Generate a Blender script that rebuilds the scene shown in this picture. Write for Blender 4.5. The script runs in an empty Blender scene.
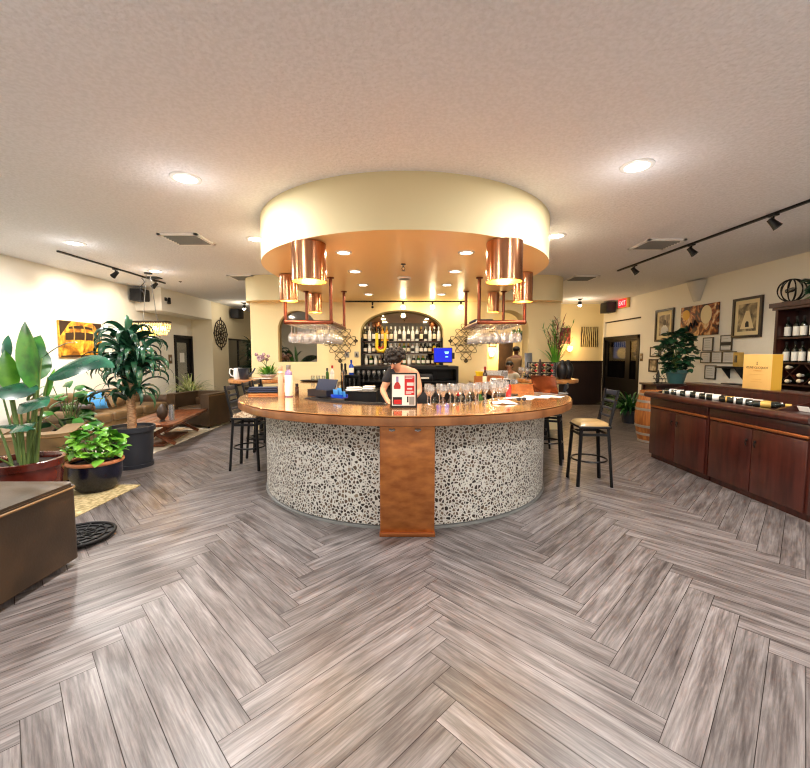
import bpy, bmesh, math, random
from mathutils import Vector, Matrix
PI = math.pi; R = math.radians
S = bpy.context.scene; COL = S.collection
rnd = random.Random(11)
def V(*a): return Vector(a)

# ------------------------------------------------------------------ materials
def c8(r, g, b):
    f = lambda v: (v/255/12.92) if v/255 <= .04045 else ((v/255+.055)/1.055)**2.4
    return (f(r), f(g), f(b), 1)
MATS = {}
def mat(name, col, rough=.5, metal=0, col2=None, scale=4, lo=.4, hi=.6, bump=0, bscale=40, coat=0, emit=None, es=0,
        stretch=(1,1,1), spec=.5, detail=4, bdetail=3, uv=False, sheen=0):
    m = bpy.data.materials.new(name); m.use_nodes = True; MATS[name] = m
    nt = m.node_tree; N = nt.nodes; L = nt.links; b = N['Principled BSDF']
    b.inputs['Base Color'].default_value = c8(*col); b.inputs['Roughness'].default_value = rough
    b.inputs['Metallic'].default_value = metal; b.inputs['Coat Weight'].default_value = coat
    b.inputs['Coat Roughness'].default_value = .08
    b.inputs['Specular IOR Level'].default_value = spec
    if sheen: b.inputs['Sheen Weight'].default_value = sheen
    if emit:
        b.inputs['Emission Color'].default_value = c8(*emit); b.inputs['Emission Strength'].default_value = es
    if col2 or bump:
        tc = N.new('ShaderNodeTexCoord'); mp = N.new('ShaderNodeMapping'); mp.inputs['Scale'].default_value = stretch
        L.new(tc.outputs['UV' if uv else 'Object'], mp.inputs['Vector'])
    if col2:
        n = N.new('ShaderNodeTexNoise'); n.inputs['Scale'].default_value = scale; n.inputs['Detail'].default_value = detail
        L.new(mp.outputs[0], n.inputs['Vector'])
        r = N.new('ShaderNodeValToRGB'); r.color_ramp.elements[0].position = lo; r.color_ramp.elements[1].position = hi
        r.color_ramp.elements[0].color = c8(*col); r.color_ramp.elements[1].color = c8(*col2)
        L.new(n.outputs[0], r.inputs[0]); L.new(r.outputs[0], b.inputs['Base Color'])
    if bump:
        n2 = N.new('ShaderNodeTexNoise'); n2.inputs['Scale'].default_value = bscale; n2.inputs['Detail'].default_value = bdetail
        L.new(mp.outputs[0], n2.inputs['Vector'])
        bp = N.new('ShaderNodeBump'); bp.inputs['Strength'].default_value = bump; bp.inputs['Distance'].default_value = .02
        L.new(n2.outputs[0], bp.inputs['Height']); L.new(bp.outputs[0], b.inputs['Normal'])
    return m
def glassy(name, tint=(255,255,255), gloss=.16, rough=.02, haze=0.0, top=.75):
    """thin clear glass: see-through with a sharp grazing-angle sheen"""
    m = bpy.data.materials.new(name); m.use_nodes = True; MATS[name] = m
    nt = m.node_tree; N = nt.nodes; L = nt.links; N.clear()
    o = N.new('ShaderNodeOutputMaterial'); mx = N.new('ShaderNodeMixShader'); t = N.new('ShaderNodeBsdfTransparent')
    t.inputs[0].default_value = c8(*tint); g = N.new('ShaderNodeBsdfGlossy'); g.inputs['Roughness'].default_value = rough
    lw = N.new('ShaderNodeLayerWeight'); lw.inputs[0].default_value = .35
    mr = N.new('ShaderNodeMapRange'); mr.inputs['To Min'].default_value = gloss; mr.inputs['To Max'].default_value = top
    L.new(lw.outputs['Facing'], mr.inputs['Value']); L.new(mr.outputs[0], mx.inputs[0])
    src = t
    if haze:
        mh = N.new('ShaderNodeMixShader'); mh.inputs[0].default_value = haze; df = N.new('ShaderNodeBsdfDiffuse'); df.inputs[0].default_value = c8(235,238,240)
        L.new(t.outputs[0], mh.inputs[1]); L.new(df.outputs[0], mh.inputs[2]); src = mh
    L.new(src.outputs[0], mx.inputs[1]); L.new(g.outputs[0], mx.inputs[2]); L.new(mx.outputs[0], o.inputs[0])
    return m

mat('wall', (238,228,200), .85, bump=.12, bscale=30, spec=.2)
mat('wall_white', (242,238,226), .85, bump=.12, bscale=30, spec=.2)
mat('wall_gold', (242,224,174), .8, bump=.1, bscale=30, spec=.25)
mat('ceiling', (240,241,247), .9, col2=(232,233,238), scale=40, bump=.8, bscale=30, bdetail=6, spec=.15)
mat('soffit_band', (228,214,170), .6, bump=.05, bscale=14, spec=.35)
mat('soffit_under_glow', (250,212,148), .32, spec=.5, bump=.04, bscale=6)  # warm lamp glow on the underside is put into its base colour
mat('dark_wood', (58,24,18), .35, col2=(34,13,10), scale=5, lo=.3, hi=.7, stretch=(6,6,.6), coat=.3)
mat('cab_wood', (74,32,24), .3, col2=(46,18,13), scale=4, lo=.3, hi=.7, stretch=(5,5,.5), coat=.35)
mat('wainscot', (34,15,12), .5, col2=(24,10,8), scale=5, stretch=(5,5,.5))
mat('black_metal', (22,22,25), .38, metal=.3)
mat('black_plastic', (16,16,18), .4)
mat('black_slat', (54,58,70), .35, metal=.2)
mat('steel', (150,152,155), .25, metal=1)
mat('chrome', (200,200,200), .12, metal=1)
mat('copper_lamp', (206,150,112), .2, metal=1, col2=(176,118,82), scale=3, stretch=(6,6,.3))
mat('copper_pipe', (118,64,46), .3, metal=.8)
mat('copper_strip', (168,100,56), .3, metal=.7)
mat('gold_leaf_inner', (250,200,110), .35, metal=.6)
mat('leather', (64,46,28), .4, col2=(48,34,20), scale=3, bump=.06, bscale=60, spec=.55)
mat('leather_tan', (128,102,68), .45, col2=(100,78,50), scale=2.5, bump=.06, bscale=60)
mat('leather_dark', (62,44,30), .45, col2=(50,34,22), scale=3, bump=.05, bscale=60)
mat('piping', (124,92,54), .45)
mat('vinyl_gold', (176,150,104), .28, spec=.7, col2=(160,132,88), scale=3)
mat('fabric_pattern', (190,170,140), .8, col2=(120,92,66), scale=38, lo=.48, hi=.54)
mat('pot_brown', (92,32,22), .22, col2=(58,18,12), scale=4, coat=.5)
mat('pot_blue', (12,18,48), .25, col2=(8,11,28), scale=3, coat=.2)
mat('pot_rim', (186,118,80), .45)
mat('pot_black', (38,41,50), .5, bump=.05, bscale=20)
mat('pot_teal', (64,112,112), .35, coat=.2)
mat('pot_terra', (160,100,66), .7)
mat('soil', (44,32,24), .95, bump=.6, bscale=60)
mat('trunk', (190,150,112), .8, col2=(140,104,74), scale=20, stretch=(1,1,5))
mat('stem', (96,120,62), .55)
mat('leaf_bright', (118,178,54), .35, col2=(58,126,34), scale=5, spec=.6)
mat('leaf_mid', (62,122,46), .3, col2=(24,76,36), scale=6, spec=.6)
mat('leaf_glossy', (44,98,74), .22, col2=(24,64,52), scale=5, spec=.8)
mat('leaf_dark', (40,90,58), .3, col2=(20,56,38), scale=6, spec=.6)
mat('leaf_variegated', (120,146,70), .45, col2=(196,196,140), scale=9)
mat('flower_pink', (226,196,200), .7, col2=(150,110,120), scale=30)
mat('rug_white', (226,220,206), .95, col2=(206,196,176), scale=6, bump=.5, bscale=120)
mat('rug_beige', (206,190,146), .95, col2=(160,144,100), scale=26, bump=.4, bscale=120)
mat('table_wood', (132,76,44), .28, col2=(92,48,26), scale=4, stretch=(6,1,1), coat=.4)
mat('oak', (196,134,70), .35, col2=(160,98,46), scale=5, stretch=(1,6,1), coat=.3)
mat('barrel_wood', (190,120,56), .5, col2=(150,86,38), scale=6, stretch=(6,6,.6))
mat('hoop', (196,192,184), .4, metal=.7)
mat('paper', (244,242,236), .7)
mat('paper_grey', (214,214,212), .7)
mat('white_gloss', (244,244,242), .25)
mat('navy_cloth', (26,36,60), .8, bump=.2, bscale=80)
mat('mat_rubber', (24,25,32), .45)
mat('frame_dark', (44,30,22), .4)
mat('frame_black', (24,22,22), .4)
mat('matboard', (232,214,168), .8)
mat('bottle_dark', (14,22,14), .08, spec=.8, coat=.4)
mat('bottle_brown', (58,28,12), .1, spec=.8, coat=.4)
mat('bottle_green', (44,96,34), .1, spec=.8, coat=.4)
mat('bottle_amber', (214,148,30), .12, spec=.8, coat=.4)
mat('bottle_yellow', (236,206,40), .15, spec=.8, coat=.4)
mat('bottle_clear', (226,232,230), .08, spec=.8, coat=.4)
mat('bottle_blue', (24,70,190), .12, spec=.8, coat=.4)
mat('bottle_red', (176,28,26), .15, spec=.8, coat=.4)
mat('bottle_rose', (226,176,150), .2, spec=.8, coat=.4)
mat('bottle_lilac', (140,122,168), .2, spec=.8, coat=.4)
mat('label_white', (246,244,236), .6)
mat('label_cream', (236,222,190), .6)
mat('label_black', (24,22,24), .6)
mat('label_gold', (206,168,84), .4, metal=.3)
mat('label_red', (190,30,34), .6)
mat('cap_grey', (150,152,150), .4, metal=.4)
mat('box_yellow', (240,192,112), .55)
mat('box_side', (222,168,44), .5)
mat('ink', (48,32,16), .6)
mat('ink_light', (214,150,60), .6)
mat('skin', (206,150,120), .5, spec=.4)
mat('skin_dark', (120,78,54), .55)
mat('hair_dark', (24,14,12), .6, bump=.8, bscale=45)
mat('hair_black', (18,14,14), .6, bump=.6, bscale=45)
mat('cloth_black', (24,25,32), .8)
mat('cloth_tan', (140,112,82), .85)
mat('cloth_white', (240,238,234), .8)
mat('cloth_jeans', (40,46,60), .85)
mat('lip', (150,70,62), .5)
mat('eye_white', (240,240,238), .3)
mat('switch_plate', (232,226,210), .5)
mat('vent_white', (250,250,250), .5)
mat('speaker', (26,30,40), .6)
mat('iron', (48,36,26), .5, metal=.5)
mat('iron_black', (22,20,20), .5, metal=.4)
mat('mirror', (138,130,116), .03, metal=1)  # tint darkened to stand in for a dimmer reflected room
mat('lamp_lens', (255,255,255), .5, emit=(255,248,238), es=14)
mat('lamp_soffit', (255,255,255), .5, emit=(255,238,210), es=10)
mat('bulb_warm', (255,240,200), .5, emit=(255,206,120), es=14)
mat('bulb_track', (255,255,255), .5, emit=(255,238,205), es=18)
mat('bulb_chand', (255,220,140), .5, emit=(255,200,96), es=16)
mat('globe_lamp', (255,240,210), .5, emit=(255,196,110), es=4)
mat('exit_red', (235,20,40), .5, emit=(255,24,44), es=1.6)
mat('exit_letter', (255,235,235), .5, emit=(255,150,150), es=1.6)
mat('screen_blue', (4,6,40), .6, spec=.2, emit=(20,44,235), es=.8)
mat('screen_light', (120,190,250), .3, emit=(110,190,255), es=1.3)
mat('door_dark', (12,9,9), .5, spec=.3)
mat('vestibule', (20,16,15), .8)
mat('pane_blue', (140,160,190), .4, emit=(150,172,210), es=1.6)
mat('pane_pale', (190,190,180), .4, emit=(200,196,184), es=1.0)
mat('sponge_yellow', (238,208,30), .6)
mat('wood_tray', (178,112,56), .5, col2=(146,86,38), scale=6, stretch=(1,5,1))
mat('crystal', (250,226,170), .1, spec=.9, coat=.5)
mat('lid_wood_reflection', (96,52,34), .25, metal=.6)  # brown of the reflected wood is put into the lid colour
mat('laptop_grey', (150,152,156), .35, metal=.6)
mat('teapot', (40,44,54), .3, coat=.3)
mat('blue_packet', (70,150,215), .5)
mat('plaster', (214,210,200), .8)
mat('plank_gap', (52,44,40), .9)
glassy('glass', (250,252,252), .14)
glassy('glass_stem', (246,246,248), .3, haze=.16)
glassy('glass_hung', (246,246,248), .36, haze=.3)
glassy('glass_dark', (120,124,132), .03, top=.2)
glassy('glass_pane', (225,232,236), .08)
glassy('glass_window', (60,70,62), .1)

def canvas(name, cols, scale, kind='noise', dist=1.5, stretch=(1,1,1), rough=.5, rot=(0,0,0)):
    """an abstract printed picture: noise or bands run through a colour ramp"""
    m = bpy.data.materials.new(name); m.use_nodes = True; MATS[name] = m
    nt = m.node_tree; N = nt.nodes; L = nt.links; b = N['Principled BSDF']; b.inputs['Roughness'].default_value = rough
    tc = N.new('ShaderNodeTexCoord'); mp = N.new('ShaderNodeMapping'); mp.inputs['Scale'].default_value = stretch; mp.inputs['Rotation'].default_value = rot
    L.new(tc.outputs['Object'], mp.inputs['Vector'])
    if kind == 'wave':
        t = N.new('ShaderNodeTexWave'); t.inputs['Distortion'].default_value = dist; t.inputs['Scale'].default_value = scale; t.inputs['Detail'].default_value = 3
    else:
        t = N.new('ShaderNodeTexNoise'); t.inputs['Scale'].default_value = scale; t.inputs['Distortion'].default_value = dist; t.inputs['Detail'].default_value = 4
    L.new(mp.outputs[0], t.inputs['Vector'])
    r = N.new('ShaderNodeValToRGB'); cr = r.color_ramp
    while len(cr.elements) < len(cols): cr.elements.new(.5)
    for i, (p, c) in enumerate(cols): cr.elements[i].position = p; cr.elements[i].color = c8(*c)
    L.new(t.outputs[0], r.inputs[0]); L.new(r.outputs[0], b.inputs['Base Color'])
    return m
canvas('art_gold', [(.3,(90,52,16)),(.45,(176,112,30)),(.58,(236,178,52)),(.75,(252,220,110))], 5, dist=1)
canvas('art_abstract', [(.36,(30,16,14)),(.46,(72,34,20)),(.53,(150,74,30)),(.59,(206,150,90)),(.7,(234,210,166))], 3.2, dist=2.2)
canvas('art_sepia', [(.35,(52,44,34)),(.5,(140,122,88)),(.65,(206,186,140))], 6, dist=.6)
canvas('art_portrait', [(.35,(62,50,40)),(.5,(150,134,108)),(.65,(216,204,178))], 5, dist=.5)
canvas('art_stripe', [(.2,(28,24,20)),(.42,(80,52,20)),(.55,(220,176,60)),(.7,(60,64,40)),(.85,(240,226,170))], 5, 'wave', 6, (1,1,.35))
canvas('art_maroon', [(.35,(58,20,22)),(.55,(120,44,40)),(.7,(170,110,80))], 7, dist=1)

def floor_material():
    m = bpy.data.materials.new('plank_floor'); m.use_nodes = True; MATS['plank_floor'] = m
    nt = m.node_tree; N = nt.nodes; L = nt.links; b = N['Principled BSDF']
    uv = N.new('ShaderNodeUVMap'); at = N.new('ShaderNodeAttribute'); at.attribute_name = 'tone'
    mp = N.new('ShaderNodeMapping'); mp.inputs['Scale'].default_value = (1.1, 10, 1); L.new(uv.outputs[0], mp.inputs['Vector'])
    g = N.new('ShaderNodeTexNoise'); g.noise_dimensions = '4D'; g.inputs['Scale'].default_value = 1.6; g.inputs['Detail'].default_value = 7; g.inputs['Roughness'].default_value = .68; g.inputs['Distortion'].default_value = .35
    mu = N.new('ShaderNodeMath'); mu.operation = 'MULTIPLY'; mu.inputs[1].default_value = 90; L.new(at.outputs['Fac'], mu.inputs[0])
    L.new(mp.outputs[0], g.inputs['Vector']); L.new(mu.outputs[0], g.inputs['W'])
    r = N.new('ShaderNodeValToRGB'); cr = r.color_ramp
    cols = [(.28,(58,50,49)),(.42,(96,88,86)),(.54,(121,114,112)),(.74,(152,146,145))]
    while len(cr.elements) < 4: cr.elements.new(.5)
    for i, (p, c) in enumerate(cols): cr.elements[i].position = p; cr.elements[i].color = c8(*c)
    L.new(g.outputs[0], r.inputs[0])
    # knots and dark stains with their own shape
    mp2 = N.new('ShaderNodeMapping'); mp2.inputs['Scale'].default_value = (2.2, 7, 1); L.new(uv.outputs[0], mp2.inputs['Vector'])
    vo = N.new('ShaderNodeTexVoronoi'); vo.voronoi_dimensions = '4D'; vo.inputs['Scale'].default_value = .8; L.new(mp2.outputs[0], vo.inputs['Vector']); L.new(mu.outputs[0], vo.inputs['W'])
    kr = N.new('ShaderNodeMapRange'); kr.inputs['From Min'].default_value = .04; kr.inputs['From Max'].default_value = .2; kr.inputs['To Min'].default_value = .32; kr.inputs['To Max'].default_value = 1
    L.new(vo.outputs['Distance'], kr.inputs['Value'])
    tn = N.new('ShaderNodeMapRange'); tn.inputs['To Min'].default_value = .82; tn.inputs['To Max'].default_value = 1.12; L.new(at.outputs['Fac'], tn.inputs['Value'])
    m1 = N.new('ShaderNodeMath'); m1.operation = 'MULTIPLY'; L.new(kr.outputs[0], m1.inputs[0]); L.new(tn.outputs[0], m1.inputs[1])
    mp3 = N.new('ShaderNodeMapping'); mp3.inputs['Scale'].default_value = (3, 70, 1); L.new(uv.outputs[0], mp3.inputs['Vector'])
    fg = N.new('ShaderNodeTexNoise'); fg.noise_dimensions = '4D'; fg.inputs['Scale'].default_value = 1.5; fg.inputs['Detail'].default_value = 3; L.new(mp3.outputs[0], fg.inputs['Vector']); L.new(mu.outputs[0], fg.inputs['W'])
    fr = N.new('ShaderNodeMapRange'); fr.inputs['From Min'].default_value = .35; fr.inputs['From Max'].default_value = .6; fr.inputs['To Min'].default_value = .62; fr.inputs['To Max'].default_value = 1.1; L.new(fg.outputs[0], fr.inputs['Value'])
    m2 = N.new('ShaderNodeMath'); m2.operation = 'MULTIPLY'; L.new(m1.outputs[0], m2.inputs[0]); L.new(fr.outputs[0], m2.inputs[1])
    vm = N.new('ShaderNodeVectorMath'); vm.operation = 'SCALE'; L.new(r.outputs[0], vm.inputs[0]); L.new(m2.outputs[0], vm.inputs['Scale'])
    L.new(vm.outputs[0], b.inputs['Base Color'])
    b.inputs['Roughness'].default_value = .34; b.inputs['Specular IOR Level'].default_value = .45
    bp = N.new('ShaderNodeBump'); bp.inputs['Strength'].default_value = .12; bp.inputs['Distance'].default_value = .01
    L.new(g.outputs[0], bp.inputs['Height']); L.new(bp.outputs[0], b.inputs['Normal'])
floor_material()
def pebble_material():
    m = bpy.data.materials.new('pebble'); m.use_nodes = True; MATS['pebble'] = m
    nt = m.node_tree; N = nt.nodes; L = nt.links; b = N['Principled BSDF']
    uv = N.new('ShaderNodeUVMap'); nz = N.new('ShaderNodeTexNoise'); nz.inputs['Scale'].default_value = 9
    L.new(uv.outputs[0], nz.inputs['Vector'])
    ad = N.new('ShaderNodeVectorMath'); ad.operation = 'MULTIPLY_ADD'; ad.inputs[1].default_value = (.022,.022,0); L.new(nz.outputs['Color'], ad.inputs[0]); L.new(uv.outputs[0], ad.inputs[2])
    ve = N.new('ShaderNodeTexVoronoi'); ve.feature = 'DISTANCE_TO_EDGE'; ve.inputs['Scale'].default_value = 33; L.new(ad.outputs[0], ve.inputs['Vector'])
    vc = N.new('ShaderNodeTexVoronoi'); vc.inputs['Scale'].default_value = 33; L.new(ad.outputs[0], vc.inputs['Vector'])
    mr = N.new('ShaderNodeMapRange'); mr.interpolation_type = 'SMOOTHSTEP'; mr.inputs['From Min'].default_value = .1; mr.inputs['From Max'].default_value = .17; L.new(ve.outputs['Distance'], mr.inputs['Value'])
    r = N.new('ShaderNodeValToRGB'); cr = r.color_ramp; cols = [(0,(30,24,20)),(.45,(62,48,38)),(.75,(96,78,62)),(1,(140,124,104))]
    while len(cr.elements) < 4: cr.elements.new(.5)
    for i, (p, c) in enumerate(cols): cr.elements[i].position = p; cr.elements[i].color = c8(*c)
    sp = N.new('ShaderNodeSeparateColor'); L.new(vc.outputs['Color'], sp.inputs[0]); L.new(sp.outputs[0], r.inputs[0])
    mx = N.new('ShaderNodeMix'); mx.data_type = 'RGBA'; L.new(mr.outputs[0], mx.inputs['Factor']); mx.inputs['A'].default_value = c8(214,212,204); L.new(r.outputs[0], mx.inputs['B'])
    L.new(mx.outputs['Result'], b.inputs['Base Color']); b.inputs['Roughness'].default_value = .4
    bp = N.new('ShaderNodeBump'); bp.inputs['Strength'].default_value = .5; bp.inputs['Distance'].default_value = .01; L.new(mr.outputs[0], bp.inputs['Height']); L.new(bp.outputs[0], b.inputs['Normal'])
pebble_material()
def copper_top(name, c1, c2, rough, metal, scale, stretch):
    m = mat(name, c1, rough, metal, col2=c2, scale=scale, lo=.35, hi=.65, stretch=stretch, uv=True, coat=.6, bump=.05, bscale=10)
    return m
copper_top('counter_copper', (240,186,120), (208,140,80), .15, .7, 3.5, (1,2.5,1))
copper_top('counter_edge', (166,108,62), (124,76,40), .42, .25, 5, (1,1,1))
copper_top('panel_copper', (188,116,54), (152,86,34), .32, .6, 7, (1,2.2,1))

# ------------------------------------------------------------------ mesh builder
class MB:
    def __init__(s, M=None): s.v = []; s.f = []; s.mi = []; s.uv = []; s.M = M or Matrix(); s.cur = 0; s.has_uv = False
    def raw(s, vs, fs, uvs=None):
        o = len(s.v); M = s.M
        s.v += [M @ Vector(p) for p in vs]
        for k, f in enumerate(fs):
            s.f.append([o+i for i in f]); s.mi.append(s.cur)
            if uvs: s.uv.append([uvs[i] for i in f]); s.has_uv = True
            else: s.uv.append([(0,0)]*len(f))
        return s
    def mesh(s, vs, fs, T): 
        return s.raw([T @ Vector(p) for p in vs], fs)
    def box(s, c, d, bev=0, rot=(0,0,0), seg=2):
        T = Matrix.Translation(c) @ Matrix.Rotation(rot[2],4,'Z') @ Matrix.Rotation(rot[1],4,'Y') @ Matrix.Rotation(rot[0],4,'X')
        x, y, z = d[0]/2, d[1]/2, d[2]/2
        if not bev:
            vs = [(i*x,j*y,k*z) for i in (-1,1) for j in (-1,1) for k in (-1,1)]
            return s.mesh(vs, [(0,1,3,2),(4,6,7,5),(0,4,5,1),(2,3,7,6),(0,2,6,4),(1,5,7,3)], T)
        bm = bmesh.new(); bmesh.ops.create_cube(bm, size=1); bmesh.ops.scale(bm, vec=d, verts=bm.verts)
        bmesh.ops.bevel(bm, geom=list(bm.edges), offset=min(bev, .49*min(d)), segments=seg, profile=.5, affect='EDGES')
        return s.bm(bm, T)
    def bm(s, bm, T=Matrix()):
        bm.verts.ensure_lookup_table(); bm.verts.index_update()
        vs = [v.co.copy() for v in bm.verts]; fs = [[v.index for v in f.verts] for f in bm.faces]; bm.free()
        return s.mesh(vs, fs, T)
    def tube(s, pts, r, n=8, caps=True, closed=False):
        pts = [Vector(p) for p in pts]; k = len(pts); rr = r if isinstance(r, (list, tuple)) else [r]*k
        vs = []; up = None
        for i, p in enumerate(pts):
            if closed: t = pts[(i+1)%k]-pts[i-1]
            else: t = pts[min(i+1,k-1)]-pts[max(i-1,0)]
            t.normalize()
            if up is None:
                up = Vector((0,0,1)) if abs(t.z) < .9 else Vector((1,0,0))
            a = t.cross(up)
            if a.length < 1e-6: a = t.orthogonal()
            a.normalize(); b = a.cross(t).normalized(); up = b
            for j in range(n):
                w = 2*PI*j/n; vs.append(p + (a*math.cos(w)+b*math.sin(w))*rr[i])
        fs = []
        for i in range(k if closed else k-1):
            i2 = (i+1)%k
            for j in range(n): fs.append((i*n+j, i*n+(j+1)%n, i2*n+(j+1)%n, i2*n+j))
        if caps and not closed: fs += [tuple(range(n-1,-1,-1)), tuple((k-1)*n+j for j in range(n))]
        return s.raw(vs, fs)
    def cyl(s, p0, p1, r, n=16, r1=None): return s.tube([p0,p1], [r, r if r1 is None else r1], n)
    def bar(s, p0, p1, w, h=None, roll=0):
        """square bar"""
        p0 = Vector(p0); p1 = Vector(p1); t = (p1-p0); L_ = t.length; t.normalize()
        q = t.to_track_quat('Z','Y').to_matrix().to_4x4()
        T = Matrix.Translation((p0+p1)/2) @ q @ Matrix.Rotation(roll,4,'Z'); h = h or w; x, y, z = w/2, h/2, L_/2
        vs = [(i*x,j*y,k*z) for i in (-1,1) for j in (-1,1) for k in (-1,1)]
        return s.mesh(vs, [(0,1,3,2),(4,6,7,5),(0,4,5,1),(2,3,7,6),(0,2,6,4),(1,5,7,3)], T)
    def lathe(s, prof, c=(0,0,0), n=20, T=None):
        """prof: (r,z) list revolved round z"""
        T = T or Matrix.Translation(c); vs = []; fs = []; k = len(prof); idx = []
        for (r, z) in prof:
            if r < 1e-5: idx.append([len(vs)]*n); vs.append((0,0,z))
            else:
                idx.append(list(range(len(vs), len(vs)+n)))
                vs += [(r*math.cos(2*PI*j/n), r*math.sin(2*PI*j/n), z) for j in range(n)]
        for i in range(k-1):
            a, b = idx[i], idx[i+1]
            for j in range(n):
                q = [a[j], a[(j+1)%n], b[(j+1)%n], b[j]]; u = []
                for w in q:
                    if w not in u: u.append(w)
                if len(u) > 2: fs.append(u)
        return s.mesh(vs, fs, T)
    def prism(s, poly, z0, z1, T=Matrix(), top=True, bot=True):
        n = len(poly); vs = [(x,y,z0) for x,y in poly]+[(x,y,z1) for x,y in poly]
        fs = [(i,(i+1)%n,n+(i+1)%n,n+i) for i in range(n)]
        if top: fs.append(tuple(range(n,2*n)))
        if bot: fs.append(tuple(range(n-1,-1,-1)))
        return s.mesh(vs, fs, T)
    def ball(s, c, r, n=12, m=8, rot=None):
        r = r if isinstance(r, (tuple, list)) else (r,r,r)
        T = Matrix.Translation(c) @ (rot or Matrix()) @ Matrix.Diagonal((*r,1))
        return s.lathe([(math.sin(PI*i/m), -math.cos(PI*i/m)) for i in range(m+1)], n=n, T=T)
    def quad(s, *p): return s.raw(p, [tuple(range(len(p)))])
    def grid(s, rows, closed=False, uvs=None):
        n = len(rows[0]); vs = [p for r in rows for p in r]; fs = []
        for i in range(len(rows)-1):
            for j in range(n if closed else n-1): fs.append((i*n+j, i*n+(j+1)%n, (i+1)*n+(j+1)%n, (i+1)*n+j))
        return s.raw(vs, fs, uvs)
    def build(s, name, m, parent=None, smooth=35, loc=None):
        me = bpy.data.meshes.new(name); me.from_pydata(s.v, [], s.f)
        for q in (m if isinstance(m, (list, tuple)) else [m]): me.materials.append(MATS[q])
        if max(s.mi, default=0): me.polygons.foreach_set('material_index', s.mi)
        if s.has_uv:
            u = me.uv_layers.new(name='UVMap'); u.data.foreach_set('uv', [c for f in s.uv for p in f for c in p])
        bm = bmesh.new(); bm.from_mesh(me); 
        bmesh.ops.recalc_face_normals(bm, faces=bm.faces); bm.to_mesh(me); bm.free()
        if smooth:
            me.shade_smooth(); me.set_sharp_from_angle(angle=R(smooth))
        o = bpy.data.objects.new(name, me); COL.objects.link(o)
        if parent: o.parent = parent
        if loc: o.location = loc
        return o
def tag(o, label, cat, group=None, kind=None):
    o['label'] = label; o['category'] = cat
    if group: o['group'] = group
    if kind: o['kind'] = kind
    return o
def thing(name, label, cat, loc=(0,0,0), rz=0, group=None):
    o = bpy.data.objects.new(name, None); COL.objects.link(o); o.location = loc; o.rotation_euler = (0,0,rz)
    o.empty_display_size = .1
    return tag(o, label, cat, group)
def one(name, mb, m, label, cat, loc=(0,0,0), rz=0, group=None, smooth=35):
    o = mb.build(name, m, None, smooth); o.location = loc; o.rotation_euler = (0,0,rz); return tag(o, label, cat, group)
def struct(name, mb, m, smooth=0):
    o = mb.build(name, m, None, smooth); o['kind'] = 'structure'; return o
def dup(src, loc=None, rz=None, label=None, group=None, rot=None):
    def cp(o, p):
        c = o.copy(); COL.objects.link(c)
        if p is not None: c.parent = p
        for ch in kids.get(o.name, []): cp(ch, c)
        return c
    kids = {}
    stack = [src]
    while stack:
        o = stack.pop(); ks = [k for k in o.children]; kids[o.name] = ks; stack += ks
    r = cp(src, None)
    if loc is not None: r.location = loc
    if rz is not None: r.rotation_euler = (0,0,rz)
    if rot is not None: r.rotation_euler = rot
    if label: r['label'] = label
    if group: r['group'] = group
    return r
ORD = ['first','second','third','fourth','fifth','sixth','seventh','eighth','ninth','tenth','eleventh','twelfth','thirteenth','fourteenth','fifteenth','sixteenth','seventeenth','eighteenth','nineteenth','twentieth']
def light(name, kind, loc, power, col=(255,244,228), parent=None, size=.1, rot=None, spot=None, blend=.5, spread=None):
    l = bpy.data.lights.new(name, kind); l.energy = power; l.color = c8(*col)[:3]
    if kind == 'AREA':
        l.shape = 'DISK'; l.size = size
        if spread: l.spread = spread
    elif kind == 'SPOT': l.spot_size = spot or R(90); l.spot_blend = blend; l.shadow_soft_size = size
    else: l.shadow_soft_size = size
    o = bpy.data.objects.new(name, l); COL.objects.link(o); o.location = loc
    if rot: o.rotation_euler = rot
    if parent: o.parent = parent
    return o
def text_mesh(body, size, T, name, m, parent, depth=.001, align='CENTER'):
    cu = bpy.data.curves.new('lettering', 'FONT'); cu.body = body; cu.size = size; cu.extrude = depth; cu.align_x = align; cu.align_y = 'CENTER'
    o = bpy.data.objects.new('lettering', cu); COL.objects.link(o)
    bpy.context.view_layer.update()
    me = bpy.data.meshes.new_from_object(o.evaluated_get(bpy.context.evaluated_depsgraph_get()))
    bpy.data.objects.remove(o); bpy.data.curves.remove(cu)
    me.transform(T); me.name = name; me.materials.clear(); me.materials.append(MATS[m])
    q = bpy.data.objects.new(name, me); COL.objects.link(q)
    if parent: q.parent = parent
    return q
EXPOSURE, PM, PS, PT, PB, PL, SP = 0.38, 62, 10, 42, 4, 14, 2.2
# ------------------------------------------------------------------ camera, world
cam = bpy.data.cameras.new('camera'); cam.sensor_width = 36; cam.sensor_fit = 'HORIZONTAL'; cam.lens = 36*400/810; cam.clip_start = .05; cam.clip_end = 100
co = bpy.data.objects.new('camera', cam); COL.objects.link(co); co.location = (0,0,1.56); co.rotation_euler = (R(90-4.15),0,0); S.camera = co
w = bpy.data.worlds.new('world'); S.world = w; w.use_nodes = True; w.node_tree.nodes['Background'].inputs[0].default_value = (.8,.85,1,1); w.node_tree.nodes['Background'].inputs[1].default_value = .3
S.view_settings.view_transform = 'Standard'; S.view_settings.look = 'None'; S.view_settings.gamma = 1; S.view_settings.use_curve_mapping = False
S.view_settings.exposure = EXPOSURE
try: S.cycles.use_denoising = True; S.cycles.max_bounces = 8; S.cycles.transparent_max_bounces = 24; S.cycles.sample_clamp_indirect = 6; S.cycles.caustics_reflective = True; S.cycles.blur_glossy = 1.0; S.cycles.caustics_refractive = False; S.cycles.filter_width = 1.2
except Exception: pass

XL, XR, CZ, YB, YR = -6.3, 6.15, 3.13, -2.6, 12.5
XP, YF = -5.69, 15.3
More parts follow.
